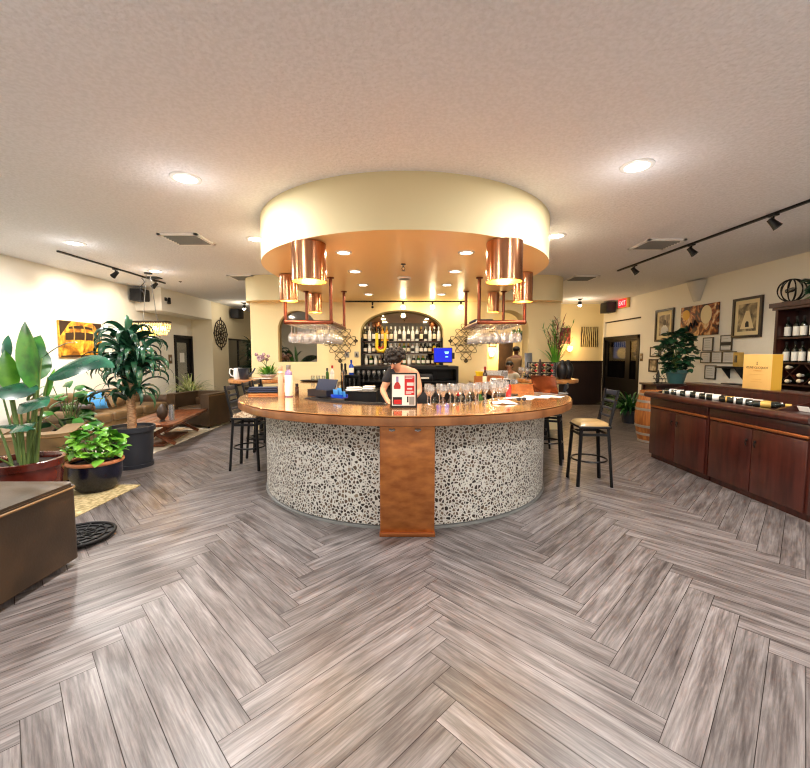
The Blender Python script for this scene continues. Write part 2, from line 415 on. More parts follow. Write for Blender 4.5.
# ------------------------------------------------------------------ floor: herringbone planks
def make_floor():
    W, Ln = .14, 1.26; s2 = math.sqrt(2); vs = []; fs = []; uv = []; tone = []; mi = []
    rr = random.Random(5); ox, oy = -.66, .02; g = .0016
    def add(u0, v0, du, dv):
        q = [(u0+g,v0+g),(u0+du-g,v0+g),(u0+du-g,v0+dv-g),(u0+g,v0+dv-g)]
        P = [((u-v)/s2+ox, (u+v)/s2+oy) for u, v in q]
        cx = sum(p[0] for p in P)/4; cy = sum(p[1] for p in P)/4
        if not (XL-.4 < cx < XR+.5 and YB-.4 < cy < YF+.4): return
        o = len(vs); vs.extend((x,y,0) for x, y in P); fs.append((o,o+1,o+2,o+3)); tone.append(rr.random()); mi.append(0)
        a, b = rr.uniform(0,5), rr.uniform(0,5)
        uv.extend([(a,b),(a+du,b),(a+du,b+dv),(a,b+dv)] if du > dv else [(a,b),(a,b+du),(a+dv,b+du),(a+dv,b)])
    for i in range(-160, 200):
        for j in range(-14, 15):
            u, v = i*W+j*Ln, i*W-j*Ln
            add(u, v, Ln, W); add(u, v+W, W, Ln)
    o = len(vs); vs.extend([(XL-.6,YB-.6,-.003),(XR+.8,YB-.6,-.003),(XR+.8,YF+.6,-.003),(XL-.6,YF+.6,-.003)]); fs.append((o,o+1,o+2,o+3)); tone.append(0); mi.append(1); uv.extend([(0,0)]*4)
    me = bpy.data.meshes.new('floor'); me.from_pydata(vs, [], fs); me.materials.append(MATS['plank_floor']); me.materials.append(MATS['plank_gap'])
    me.polygons.foreach_set('material_index', mi)
    l = me.uv_layers.new(name='UVMap'); l.data.foreach_set('uv', [c for p in uv for c in p])
    a = me.attributes.new('tone', 'FLOAT', 'FACE'); a.data.foreach_set('value', tone)
    f = bpy.data.objects.new('floor', me); COL.objects.link(f); f['kind'] = 'structure'
make_floor()
def bx(m, x0, x1, y0, y1, z0, z1): return m.box(((x0+x1)/2,(y0+y1)/2,(z0+z1)/2), (x1-x0,y1-y0,z1-z0))
# ------------------------------------------------------------------ shell
m = MB(); bx(m, XL-.3, XR+.8, YB-.2, YF+.3, CZ, CZ+.15); struct('ceiling', m, 'ceiling')
DY0, DY1, DZ = 11.0, 11.86, 2.06           # left door
m = MB(); bx(m, XL-.15, XL, YB, DY0, 0, CZ); bx(m, XL-.15, XL, DY0, DY1, DZ, CZ); bx(m, XL-.15, XL, DY1, YF, 0, CZ); struct('wall_left', m, 'wall_white')
m = MB(); bx(m, XL, XP, 9.46, 11.88, 2.6, CZ); struct('trim_1', m, 'wall_white')
WY0, WY1, WZ0, WZ1 = 12.95, 14.75, .5, 2.1   # far left window
m = MB(); bx(m, XL, XP, 11.88, WY0, 0, CZ); bx(m, XL, XP, WY1, YF, 0, CZ); bx(m, XL, XP, WY0, WY1, 0, WZ0); bx(m, XL, XP, WY0, WY1, WZ1, CZ); struct('wall_pier', m, 'wall')
RY0, RY1, RZ, RT = 10.52, 12.42, 2.1, 2.56        # right doorway recess
m = MB(); bx(m, XR, XR+.15, YB, RY0, 0, CZ); bx(m, XR, XR+.15, RY0, RY1, RT, CZ); bx(m, XR, XR+.15, RY1, YR+.15, 0, CZ); struct('wall_right', m, 'wall_white')
m = MB(); bx(m, XR+.06, XR+.15, RY0, RY1, RZ, RT); struct('trim_2', m, 'wall_white')
m = MB(); bx(m, .5, XR, YR, YR+.15, 0, CZ); struct('wall_back', m, 'wall_gold')
m = MB(); bx(m, XP, .5, YF, YF+.15, 0, CZ); bx(m, .5, .65, YR+.15, YF+.15, 0, CZ); struct('wall_hall', m, 'wall')
m = MB(); bx(m, XL-.15, XR+.15, YB-.15, YB, 0, CZ); struct('wall_rear', m, 'wall_white')
m = MB(); bx(m, 4.1, XR, YR-.03, YR, .0, 1.34); bx(m, 4.1, XR, YR-.05, YR, 1.34, 1.38); struct('trim_3', m, 'wainscot')
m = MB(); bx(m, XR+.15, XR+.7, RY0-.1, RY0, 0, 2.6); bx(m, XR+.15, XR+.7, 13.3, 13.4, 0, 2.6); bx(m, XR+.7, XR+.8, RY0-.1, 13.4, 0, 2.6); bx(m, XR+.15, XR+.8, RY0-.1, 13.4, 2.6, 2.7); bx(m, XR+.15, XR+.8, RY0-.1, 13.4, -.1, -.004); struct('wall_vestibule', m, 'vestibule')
for n, (x0,x1,y0,y1) in dict(baseboard_left=(XL,XL+.015,YB,DY0-.06), baseboard_pier=(XP,XP+.015,11.88,YF), baseboard_right=(XR-.015,XR,YB,RY0-.1), baseboard_back=(.65,4.1,YR-.015,YR)).items():
    m = MB(); bx(m, x0,x1,y0,y1,0,.1); struct(n, m, 'wall_white' if n != 'baseboard_pier' else 'dark_wood')
# bar wall with three arches
BY0, BY1, BX0, BX1, UZ = 8.3, 8.75, -3.18, 3.2, 2.64
OPEN = [(-2.22,.40,1.415,2.08,2.47), (-.065,.855,1.30,2.05,2.48), (2.13,.42,0,2.05,2.48)]
def arch_wall():
    m = MB(); xs = []
    def zt(o, x):
        t = max(0, 1-((x-o[0])/o[1])**2); return o[3]+(o[4]-o[3])*math.sqrt(t)
    x = BX0
    for o in OPEN:
        a, b = o[0]-o[1], o[0]+o[1]; bx(m, x, a, BY0, BY1, 0, UZ)
        n = 28; px = [o[0]-o[1]*math.cos(PI*i/n) for i in range(n+1)]
        for i in range(n):
            p, q = px[i], px[i+1]; zp, zq = zt(o,p), zt(o,q)
            m.raw([(p,BY0,zp),(q,BY0,zq),(q,BY0,UZ),(p,BY0,UZ),(p,BY1,zp),(q,BY1,zq),(q,BY1,UZ),(p,BY1,UZ)], [(0,1,2,3),(5,4,7,6),(0,4,5,1)])
        if o[2] > 0: bx(m, a, b, BY0, BY1, 0, o[2])
        x = b
    bx(m, x, BX1, BY0, BY1, 0, UZ); struct('wall_bar', m, 'wall_gold', 35)
arch_wall()
# round soffit over the bar, running back to the wider soffit of the bar wall
CY, SR = 5.307, 1.767
def soffit():
    P = []
    for i in range(49): a = PI+PI*i/48; P.append((SR*math.cos(a), CY+SR*math.sin(a)))
    P.append((SR, 7.95))
    P.append((2.75, 7.98))
    for i in range(1,13): a = -PI/2+PI/2*i/12; P.append((2.75+.52*math.cos(a), 8.5+.52*math.sin(a)))
    P += [(3.27, 8.95), (-3.3, 8.95)]
    for i in range(0,12): a = PI+PI/2*i/12; P.append((-2.78+.52*math.cos(a), 8.5+.52*math.sin(a)))
    P += [(-2.78, 7.98), (-SR, 7.95)]
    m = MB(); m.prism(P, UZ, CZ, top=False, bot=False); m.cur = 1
    n = len(P); m.raw([(x,y,UZ) for x,y in P], [tuple(range(n))]); struct('trim_4', m, ['soffit_band','soffit_under_glow'], 30)
soffit()
# mirrors inside the arches
m = MB(); bx(m, -2.64, -1.8, BY0+.12, BY0+.14, 1.4, 2.5); one('wall_mirror', m, 'mirror', 'mirror tinted to dim its reflection, filling the small left arch of the bar wall', 'mirror')
m = MB(); bx(m, -.94, .81, BY0+.33, BY0+.35, 1.28, 2.5); one('wall_mirror', m, 'mirror', 'mirror behind the bottle shelves in the wide middle arch', 'mirror')
# left door
d = bpy.data.objects.new('door_1', None); COL.objects.link(d); d['kind'] = 'structure'; d.location = (XL,(DY0+DY1)/2,0)
m = MB(); h = (DY1-DY0)/2
for s in (-1,1): bx(m, -.1, .03, s*h-.045, s*h+.045, 0, DZ+.05)
bx(m, -.1, .03, -h, h, DZ-.03, DZ+.05); m.build('door_frame', 'door_dark', d, 0)
m = MB(); bx(m, -.08, -.03, -h+.045, -h+.15, 0, DZ-.03); bx(m, -.08, -.03, h-.15, h-.045, 0, DZ-.03); bx(m, -.08, -.03, -h+.15, h-.15, 0, .25); bx(m, -.08, -.03, -h+.15, h-.15, DZ-.15, DZ-.03); m.build('door_leaf', 'door_dark', d, 0)
m = MB(); bx(m, -.06, -.05, -h+.15, h-.15, .25, DZ-.15); m.build('door_glass', 'glass_pane', d, 0)
m = MB(); bx(m, -.13, -.12, -h, h, 0, DZ); m.build('room_beyond', 'leather_tan', d, 0)
m = MB(); bx(m, -.048, -.045, -.13, .1, 1.35, 1.62); m.build('paper_notice', 'paper', d, 0)
m = MB(); m.tube([(-.03,h-.1,1.02),(.02,h-.1,1.02),(.02,h-.2,1.02)], .011); m.build('door_handle', 'steel', d)
# far left window
d = bpy.data.objects.new('window_1', None); COL.objects.link(d); d['kind'] = 'structure'
m = MB()
for a,b,c,e in ((WY0,WY0+.05,WZ0,WZ1),(WY1-.05,WY1,WZ0,WZ1),(WY0,WY1,WZ0,WZ0+.05),(WY0,WY1,WZ1-.05,WZ1),((WY0+WY1)/2-.02,(WY0+WY1)/2+.02,WZ0,WZ1)): bx(m, XP-.1, XP-.04, a,b,c,e)
m.build('window_frame', 'frame_black', d, 0)
m = MB(); bx(m, XP-.08, XP-.07, WY0, WY1, WZ0, WZ1); m.build('window_glass', 'glass_window', d, 0)
m = MB(); bx(m, XP-.5, XP-.48, WY0-.05, WY1+.05, WZ0-.05, WZ1+.05); m.build('night_outside', 'leaf_dark', d, 0)
# right doors
d = bpy.data.objects.new('door_2', None); COL.objects.link(d); d['kind'] = 'structure'
m = MB()
for a,b in ((RY0,RY0+.09),(RY1-.09,RY1)): bx(m, XR-.02, XR+.14, a, b, 0, RZ)
bx(m, XR-.02, XR+.14, RY0, RY1, RZ-.1, RZ); m.build('door_frame', 'door_dark', d, 0)
for y0,y1 in ((RY0+.09,11.14),(11.14,12.33)):
    m = MB(); s = .11
    bx(m, XR+.03, XR+.08, y0, y0+s, 0, RZ-.1); bx(m, XR+.03, XR+.08, y1-s, y1, 0, RZ-.1); bx(m, XR+.03, XR+.08, y0+s, y1-s, 0, .9); bx(m, XR+.03, XR+.08, y0+s, y1-s, RZ-.16, RZ-.1)
    l = m.build('door_leaf', 'door_dark', d, 0)
    m = MB(); bx(m, XR+.05, XR+.06, y0+s, y1-s, .9, RZ-.16); m.build('door_glass', 'glass_dark', l, 0)
m = MB(); bx(m, XR+.02, XR+.14, RY0, RY1, RT-.03, RT); m.build('head_trim', 'wainscot', d, 0)
m = MB(); bx(m, XR+.66, XR+.69, 12.4, 13.1, 1.45, 2.2); m.build('lit_window', 'pane_blue', d, 0)
m = MB()
for k in range(6): bx(m, XR+.66, XR+.69, 11.3, 11.95, 1.5+k*.1, 1.55+k*.1)
m.build('blind', 'pane_pale', d, 0)
# brown door seen through the right arch
d = bpy.data.objects.new('door_3', None); COL.objects.link(d); d['kind'] = 'structure'
m = MB(); bx(m, 2.9, 3.35, YR-.04, YR-.002, 0, 1.98); m.build('door_leaf', 'leather', d, 0)
m = MB(); bx(m, 2.84, 2.9, YR-.06, YR-.001, 0, 2.05); bx(m, 3.35, 3.41, YR-.06, YR-.001, 0, 2.05); bx(m, 2.84, 3.41, YR-.06, YR-.001, 1.98, 2.05); m.build('door_frame', 'wall_gold', d, 0)
m = MB(); m.ball((2.97,YR-.08,1.0), .028); m.build('door_knob', 'steel', d)

# ------------------------------------------------------------------ bar counter (one U-shaped thing)
def sweep_u(m, prof, closed=True, back=7.75, nback=8, na=56, a0=PI, a1=2*PI, straight=True, cy=5.22):
    path = []
    if straight:
        for i in range(nback): path.append((V(0, back-(back-cy)*i/nback), V(-1,0)))
    for i in range(na+1):
        a = a0+(a1-a0)*i/na; path.append((V(0,cy), V(math.cos(a), math.sin(a))))
    if straight:
        for i in range(1,nback+1): path.append((V(0, cy+(back-cy)*i/nback), V(1,0)))
    rows = []; uvs = []; s = 0; prev = None
    vl = [0]
    for i in range(1,len(prof)): vl.append(vl[-1]+math.dist(prof[i], prof[i-1]))
    for c, n in path:
        row = [(c.x+n.x*r, c.y+n.y*r, z) for r, z in prof]
        if prev: s += math.dist(row[0], prev)
        prev = row[0]; rows.append(row); uvs += [(s, v) for v in vl]
    m.grid(rows, closed, uvs if not closed else None)
    if not closed: return m
    m.uv = m.uv[:len(m.uv)-len(m.f)] if False else m.uv
    # planar uv for closed profiles
    for k in range(len(m.f)): m.uv[k] = [(m.v[i].x, m.v[i].y) for i in m.f[k]]
    m.has_uv = True
    n = len(prof); m.f.append(list(range(n))); m.mi.append(m.cur); m.uv.append([(0,0)]*n)
    o = (len(rows)-1)*n; m.f.append([o+i for i in range(n)][::-1]); m.mi.append(m.cur); m.uv.append([(0,0)]*n)
    return m
bar = thing('bar_counter', 'large round-fronted bar with pebble-clad base and glossy copper top', 'bar', (0,0,0))
TOP = 1.07
m = MB(); sweep_u(m, [(1.23,TOP),(2.015,TOP),(2.02,TOP-.006),(2.005,TOP-.014),(1.23,TOP-.014)]); m.build('countertop', 'counter_copper', bar, 30)
m = MB(); sweep_u(m, [(1.24,TOP-.0145),(2.012,TOP-.0145),(2.024,TOP-.02),(2.026,TOP-.05),(2.024,TOP-.084),(2.012,TOP-.09),(1.24,TOP-.09)]); e = m.build('counter_edge', 'counter_edge', bar, 50)
m = MB(); sweep_u(m, [(1.73,.03),(1.73,.982)], closed=False, back=7.7); m.build('pebble_cladding', 'pebble', bar, 60)
m = MB(); sweep_u(m, [(1.55,.0),(1.745,.0),(1.745,.016),(1.735,.02),(1.55,.02)], back=7.7); m.build('foot_trim', 'cap_grey', bar, 40)
m = MB(); sweep_u(m, [(1.35,0),(1.42,0),(1.42,.98),(1.35,.98)], back=7.6, na=40); m.build('inner_wall', 'black_plastic', bar, 40)
m = MB(); sweep_u(m, [(.82,.86),(1.34,.86),(1.34,.89),(.82,.89)], back=7.5, na=40); m.build('work_deck', 'black_metal', bar, 40)
m = MB(); sweep_u(m, [(.85,0),(.9,0),(.9,.858),(.85,.858)], back=7.5, na=40); m.build('under_shelf_front', 'black_plastic', bar, 40)
m = MB(); m.box((.02,3.46,.5), (.47,.22,.96), .006); mm = m
for f in range(len(m.f)): m.uv[f] = [(m.v[i].x, m.v[i].z) for i in m.f[f]]
m.has_uv = True; pan = m.build('copper_panel', 'panel_copper', bar)
m = MB(); m.box((.02,3.455,.02), (.48,.26,.035), .006); m.build('panel_foot', 'copper_strip', bar)
for x in (-.11,.11):
    m = MB(); m.tube([(x-.02,3.345,.93),(x,3.335,.925),(x+.02,3.345,.93)], .012, 8); m.build('bag_hook', 'chrome', pan)
# ------------------------------------------------------------------ recessed ceiling lights
def downlight_bm(r):
    m = MB(); m.lathe([(r*.8,-.002),(r*.82,-.012),(r,-.014),(r*1.12,-.008),(r*1.14,0),(r*.8,0)], n=24); return m
def lens_bm(r):
    m = MB(); m.lathe([(0,-.006),(r*.5,-.007),(r*.8,-.004)], n=24); return m
def downlight(loc, r, label, power, lens, col, cat='ceiling light', group=None, spread=None, ceiling_fill=0):
    t = thing('recessed_ceiling_light', label, cat, loc, 0, group)
    downlight_bm(r).build('trim_ring', 'white_gloss', t, 40); lens_bm(r).build('lens', lens, t, 60)
    light('lamp_light', 'AREA', (0,0,-.02), power, col, t, r*1.6, spread=spread)
    if ceiling_fill: light('ceiling_fill_light', 'POINT', (0,0,-.3), ceiling_fill, col, t, .02)  # extra point light added under the lamp to brighten the ceiling
    return t
G = 'recessed lights in the textured ceiling'
CEIL = [(-1.95,3.68,'large recessed ceiling light left of the round soffit, nearest on that side',PM),
 (1.93,3.45,'large recessed ceiling light right of the round soffit, nearest on that side',PM),
 (-4.64,5.75,'recessed ceiling light in front of the left track rail, over the left seating',PM),
 (-4.67,7.63,'recessed ceiling light beside the chandelier ceiling plate',PM*.8),
 (-2.02,5.55,'recessed ceiling light half hidden behind the left edge of the round soffit',PM*.3),
 (1.99,5.4,'recessed ceiling light half hidden behind the right edge of the round soffit',PM*.3)]
for x,y,l,p in CEIL: downlight((x,y,CZ), .115, l, p, 'lamp_lens', (255,251,247), group=G, ceiling_fill=SP if 'half' not in l else SP*.3)
# unseen lamps added to light the room; near pair inferred from the bar's shadow
for x,y,p,l in ((-1.95,1.2,1,'over the open floor before the bar, left one of the near pair'),(1.93,1.2,1,'over the open floor before the bar, right one of the near pair'),(-4.64,2.6,.6,'added out of view over the near brown armchair and big planter'),
 (-1.95,-1.2,.3,'added out of view well back from the bar, left one of the pair'),(1.93,-1.2,.3,'added out of view well back from the bar, right one of the pair'),(4.6,.6,.7,'added out of view before the near end of the wine cabinets'),(-4.64,.3,.4,'added out of view at the near end of the left wall')):
    downlight((x,y,CZ), .115, 'recessed ceiling light '+l, PM*p, 'lamp_lens', (255,251,247), group=G, ceiling_fill=SP)
for x,y,l in ((-4.85,12.2,'small spot lamp on the ceiling near the far left speaker'),(4.92,11.39,'small spot lamp on the ceiling in front of the exit sign')):
    t = thing('ceiling_spotlight', l, 'spotlight', (x,y,CZ), 0)
    m = MB(); m.cyl((0,0,0),(0,0,-.03),.05); m.build('canopy', 'black_metal', t)
    m = MB(); m.cyl((0,0,-.03),(0,0,-.07),.012,8); m.cyl((0,0,-.07),(0,.0,-.17),.045,16,.055); m.build('lamp_head', 'black_metal', t)
    m = MB(); m.ball((0,0,-.165),.05,12,6); m.build('bulb', 'bulb_track', t); light('spot_light', 'POINT', (0,0,-.26), 9 if x > 0 else 12, (255,236,205), t, .05)
k = 0
for sx, side in ((-.645,'left'),(.645,'right')):
    for i, y in enumerate((4.3,5.25,6.25,7.2)):
        downlight((sx,y,UZ), .078, f'small round downlight under the soffit, {ORD[i]} from the front in the {side} row', PS, 'lamp_soffit', (255,232,196), group='downlights under the round soffit')
# ceiling vents
for x,y,l in ((-2.95,5.55,'square white air vent in the ceiling left of the soffit'),(3.56,5.8,'square white air vent in the ceiling right of the soffit'),(-3.25,8.25,'air vent in the ceiling at the left end of the bar wall'),(3.6,8.3,'air vent in the ceiling at the right end of the bar wall')):
    t = thing('ceiling_vent', l, 'vent', (x,y,CZ), R(0))
    m = MB(); s = .26
    for a,b,c,d in ((-s,s,-s,-s+.045),(-s,s,s-.045,s),(-s,-s+.045,-s,s),(s-.045,s,-s,s)): bx(m,a,b,c,d,-.02,0)
    m.build('vent_frame', 'vent_white', t, 0)
    m = MB()
    for i in range(7): m.box((0,-.18+i*.06,-.014),(.44,.042,.004),rot=(R(-28),0,0))
    m.build('louvers', 'cap_grey', t, 0)
    m = MB(); bx(m,-.22,.22,-.22,.22,-.004,-.001); m.build('duct', 'speaker', t, 0)
# track rails with spot heads
def spot_head(t, p, aim, on=0, sc=1, inner='bulb_track'):
    h = bpy.data.objects.new('spot_head', None); COL.objects.link(h); h.parent = t; h.location = p
    m = MB(); m.box((0,0,-.025),(.05,.09,.03)); m.cyl((0,0,-.03),(0,0,-.09),.009,8); m.build('mount', 'black_metal', h)
    a = Vector(aim).normalized(); q = a.to_track_quat('-Z','Y').to_matrix().to_4x4(); T = Matrix.Translation((0,0,-.11)) @ q
    m = MB(T); m.lathe([(0,.06),(.03,.055),(.036,.0),(.046,-.06),(.05,-.07),(.044,-.07),(.036,-.03)], n=16); m.build('shade', 'black_metal', h)
    m = MB(T); m.lathe([(0,-.045),(.036,-.045)], n=16); m.build('bulb', inner, h)
    if on:
        l = light('spot_light', 'SPOT', (T @ V(0,0,-.09)), on, (255,236,204), h, .04, spot=R(95), blend=.7); l.rotation_euler = q.to_euler()
t = thing('track_light', 'long black track light rail on the ceiling along the right wall', 'track light', (4.05,0,CZ))
m = MB(); m.bar((-.1,7.55,-.012),(.08,3.5,-.012),.034,.026); m.build('rail', 'black_metal', t, 0)
for x,y in ((-.08,7.05),(-.02,5.75),(.03,4.55),(.06,3.75)): spot_head(t, (x,y,0), (.5,-.35,-.79), PT)
t = thing('track_light', 'black track light rail on the ceiling along the left wall above the chandelier', 'track light', (-5.23,0,CZ))
m = MB(); m.bar((0,6.15,-.012),(0,8.85,-.012),.034,.026); m.build('rail', 'black_metal', t, 0)
for y in (7.35,8.5): spot_head(t, (0,y,0), (-.8,.1,-.6), PT)
m = MB(); bx(m,-.05,.25,8.15,8.35,-.02,0); m.build('feed_plate','black_metal',t,0)
t = thing('track_light', 'black rail of bare bulbs under the soffit along the bar wall', 'track light', (0,8.1,UZ))
m = MB(); m.bar((-1.2,0,-.012),(1.25,0,-.012),.026,.03); m.build('rail', 'black_metal', t, 0)
for x in (-.65,-.04,.55,1.12):
    h = bpy.data.objects.new('pendant_bulb', None); COL.objects.link(h); h.parent = t; h.location = (x,0,0)
    m = MB(); m.cyl((0,0,-.02),(0,0,-.09),.022,10,.014); m.build('socket','black_metal',h)
    m = MB(); m.ball((0,0,-.125),.042 if x > -.5 else .025,12,8); m.build('bulb','bulb_track' if x > -.5 else 'black_metal',h)
    if x > -.5: light('bulb_light','POINT',(0,-.02,-.19),PB,(255,230,176),h,.05)
# copper drum lamps under the soffit
LAMPS = [(-.93,3.95,.165,.37,'large copper cylinder lamp at front left under the soffit'),(.95,3.9,.172,.38,'large copper cylinder lamp at front right under the soffit'),
 (-1.575,5.5,.122,.35,'copper cylinder lamp at mid left under the soffit, above the left glass rack'),(1.555,5.35,.125,.38,'copper cylinder lamp at mid right under the soffit, above the right glass rack'),
 (-1.585,7.15,.115,.33,'copper cylinder lamp at back left under the soffit, behind the rack posts'),(1.53,7.0,.1,.34,'copper cylinder lamp at back right under the soffit, behind the rack posts')]
for x,y,r,h,l in LAMPS:
    t = thing('copper_cylinder_lamp', l, 'lamp', (x,y,UZ), 0, 'copper cylinder lamps around the bar')
    m = MB(); m.lathe([(r*.6,-.0),(r,-.012),(r,-h),(r-.003,-h-.002)], n=40); m.build('shade','copper_lamp',t,40)
    m = MB(); m.lathe([(r*.6,-.012),(r-.004,-.02),(r-.004,-h)], n=40); m.build('shade_lining','gold_leaf_inner',t,40)
    m = MB(); m.lathe([(0,-.035),(r*.6,-.04),(r*.6,-.0)], n=20); m.cyl((0,0,-.03),(0,0,-.12),.02,10); m.build('lamp_holder','copper_pipe',t)
    m = MB(); m.ball((0,0,-.17),.045,14,8); m.build('bulb','bulb_warm',t)
    light('lamp_light','POINT',(0,0,-h*.75),PL*(r/.125),(255,206,130),t,.05)
# stemware racks
GLASS_H = [(0,0),(.036,0),(.037,-.004),(.008,-.01),(.005,-.024),(.005,-.1),(.014,-.114),(.042,-.146),(.05,-.185),(.046,-.225),(.039,-.25)]
hang = None
for side, sx in (('left',-1),('right',1)):
    xo, xi, y0, y1 = sx*1.68, sx*1.04, 5.68, 6.9
    t = thing('hanging_glass_rack', f'copper pipe glass rack hanging from the soffit over the {side} side of the bar', 'glass rack', (0,0,UZ))
    for i,(x,y) in enumerate(((xo,y0),(xi,y0),(xi,y1),(xo,y1))):
        m = MB(); m.cyl((x,y,0),(x,y,-.63),.024,12); m.lathe([(.024,-.02),(.05,-.014),(.05,0)],(x,y,0),16); m.build('post','copper_pipe',t)
    m = MB(); zz = -.62
    for a,b in (((xo,y0),(xi,y0)),((xi,y0),(xi,y1)),((xi,y1),(xo,y1)),((xo,y1),(xo,y0))): m.cyl((*a,zz),(*b,zz),.028,12)
    for x,y in ((xo,y0),(xi,y0),(xi,y1),(xo,y1)): m.ball((x,y,zz),.034)
    m.build('lower_frame','copper_pipe',t)
    m = MB(); xs = [xo+(xi-xo)*(i+.5)/6 for i in range(6)]
    for x in xs:
        for d in (-.02,.02): m.bar((x+d,y0,zz-.02),(x+d,y1,zz-.02),.008,.008)
    m.build('hanging_rails','steel',t,0)
    if side == 'right':
        m = MB(); m.box((xi+.12,y0+.5,zz+.05),(.28,.5,.03),.008); one('folded_cloth', m, 'navy_cloth', 'blue cloth lying on top of the right hanging glass rack', 'cloth', (0,0,UZ))
    for j in range(7):
        for i, x in enumerate(sorted(xs)):
            p = (x, y0+.1+j*.168, UZ+zz-.0255); lb = f'glass hung upside down in {side} rack, {ORD[j]} row from front, {ORD[i]} from left'
            if hang is None:
                m = MB(); m.lathe(GLASS_H, n=12); hang = one('hanging_wine_glass', m, 'glass_hung', lb, 'wine glass', p, 0, f'glasses hanging in the {side} rack', 60)
            else: dup(hang, p, label=lb, group=f'glasses hanging in the {side} rack')
# sprinkler and smoke detector
t = thing('ceiling_sprinkler', 'small brass sprinkler head under the soffit between the downlight rows', 'sprinkler', (-.02,4.85,UZ))
m = MB(); m.lathe([(.03,0),(.03,-.008),(.01,-.012),(.01,-.04),(0,-.04)], n=12); m.build('escutcheon','frame_dark',t)
m = MB(); m.tube([(-.012,0,-.038),(-.02,0,-.055),(-.003,0,-.078)],.003,6); m.tube([(.012,0,-.038),(.02,0,-.055),(.003,0,-.078)],.003,6); m.lathe([(0,-.078),(.022,-.078),(.022,-.082),(0,-.082)],n=12); m.build('deflector','frame_dark',t)
t = thing('ceiling_speaker', 'round flat ceiling speaker under the middle of the soffit', 'ceiling speaker', (-.01,5.65,UZ))
m = MB(); m.lathe([(.09,0),(.1,-.015),(.085,-.03),(.08,-.03)], n=24); m.build('rim','vent_white',t)
m = MB(); m.lathe([(0,-.04),(.05,-.038),(.082,-.028)], n=24); m.build('grille','cap_grey',t)
m = MB(); m.lathe([(.03,0),(.03,-.01),(.012,-.014),(0,-.03)], n=12); one('ceiling_sprinkler', m, 'frame_dark', 'small dark sprinkler on the left ceiling behind the chandelier', 'sprinkler', (-4.81,8.7,CZ))

# ------------------------------------------------------------------ chandelier on the left
t = thing('crystal_chandelier', 'linear crystal chandelier glowing gold above the left seating', 'chandelier', (-4.93,7.81,0))
m = MB(); m.lathe([(0,CZ),(.07,CZ),(.07,CZ-.02),(.02,CZ-.03),(0,CZ-.03)], n=16); m.build('canopy','black_metal',t)
m = MB()
for x in (-.12,.12): m.tube([(x*.3,0,CZ-.02),(x,0,2.35),(x*1.2,0,2.2)],.006,6)
m.build('suspension_cable','chrome',t)
m = MB(); pts = [(-.12+.05*math.sin(i*.9)-.02,.02,CZ-.1-i*.035) for i in range(14)]; m.tube(pts,.008,6); m.build('cord','black_metal',t)
m = MB()
for y in (-.1,.1): m.bar((-.34,y,2.2),(.34,y,2.2),.025)
for x in (-.34,.34): m.bar((x,-.1,2.2),(x,.1,2.2),.025)
m.bar((-.34,0,2.2),(.34,0,2.2),.02); m.build('frame','iron',t,0)
for i in range(4):
    m = MB(); x = -.24+.16*i; m.cyl((x,0,2.19),(x,0,2.12),.014,8); s = m.build('bulb_socket','iron',t)
    m = MB(); m.ball((x,0,2.07),.05,12,8); m.build('bulb','bulb_chand',t)
for sd in (-.1,.1):
    m = MB()
    for row,(z,a) in enumerate(((2.15,1),(2.09,.98),(2.03,.92),(1.97,.8))):
        for i in range(15): m.ball((-.33*a+.66*a*i/14,sd*a,z),(.014,.014,.03),6,4)
    m.build('crystal_strand','crystal',t,20)
light('lamp_light','POINT',(0,0,1.9),10,(255,190,90),t,.1)
# wall and bulkhead speakers
def speaker(loc, rz, l, s=(.3,.26,.26)):
    t = thing('wall_speaker', l, 'speaker', loc, rz)
    m = MB(); m.box((0,.1+s[1]/2-.03,0),s,.01); m.build('cabinet','speaker',t)
    m = MB(); m.box((0,.1+s[1]-.025,0),(s[0]-.03,.012,s[2]-.03),.004); m.build('grille','black_plastic',t)
    m = MB(); m.box((0,.03,0),(.06,.1,.05)); m.box((0,.006,0),(.1,.012,.12)); m.build('bracket','black_metal',t)
speaker((XL,9.35,2.93), R(-90), 'dark blue wall speaker high on the left wall before the bulkhead', (.36,.26,.27))
speaker((XP,13.2,2.9), R(-90), 'dark wall speaker high on the far left wall above the window', (.42,.26,.29))
speaker((XR,11.85,2.94), R(90), 'black speaker on the right wall beside the red exit sign', (.4,.26,.3))
# small black spot on bulkhead
t = thing('bulkhead_spotlight', 'small black spotlight on the side of the left bulkhead', 'spotlight', (XP,9.62,2.88))
m = MB(); m.box((.012,0,0),(.02,.08,.08)); m.cyl((.02,0,0),(.08,0,-.02),.01,8); m.build('mount','black_metal',t)
m = MB(); m.cyl((.08,.02,.03),(.1,-.03,-.1),.03,12,.042); m.build('lamp_head','black_metal',t)
# exit sign
t = thing('exit_sign', 'red lit exit sign on the right wall above the dark doors', 'exit sign', (XR,11.3,3.0))
m = MB(); m.box((-.035,0,.0),(.07,.5,.26),.008); m.build('housing','label_gold',t)
m = MB(); m.box((-.073,.03,0),(.006,.4,.21)); m.build('face','exit_red',t)
T = Matrix.Translation((-.078,.03,0)) @ Matrix.Rotation(R(-90),4,'Z') @ Matrix.Rotation(R(90),4,'X')
text_mesh('EXIT', .17, T, 'lettering', 'exit_letter', t, .001)

downlight((2.7,10.3,CZ), .1, 'unseen ceiling light added to brighten the hall beyond the right arch', 34, 'lamp_lens', (255,240,214), group=G)  # unseen lamp added to brighten the hall and the guest there
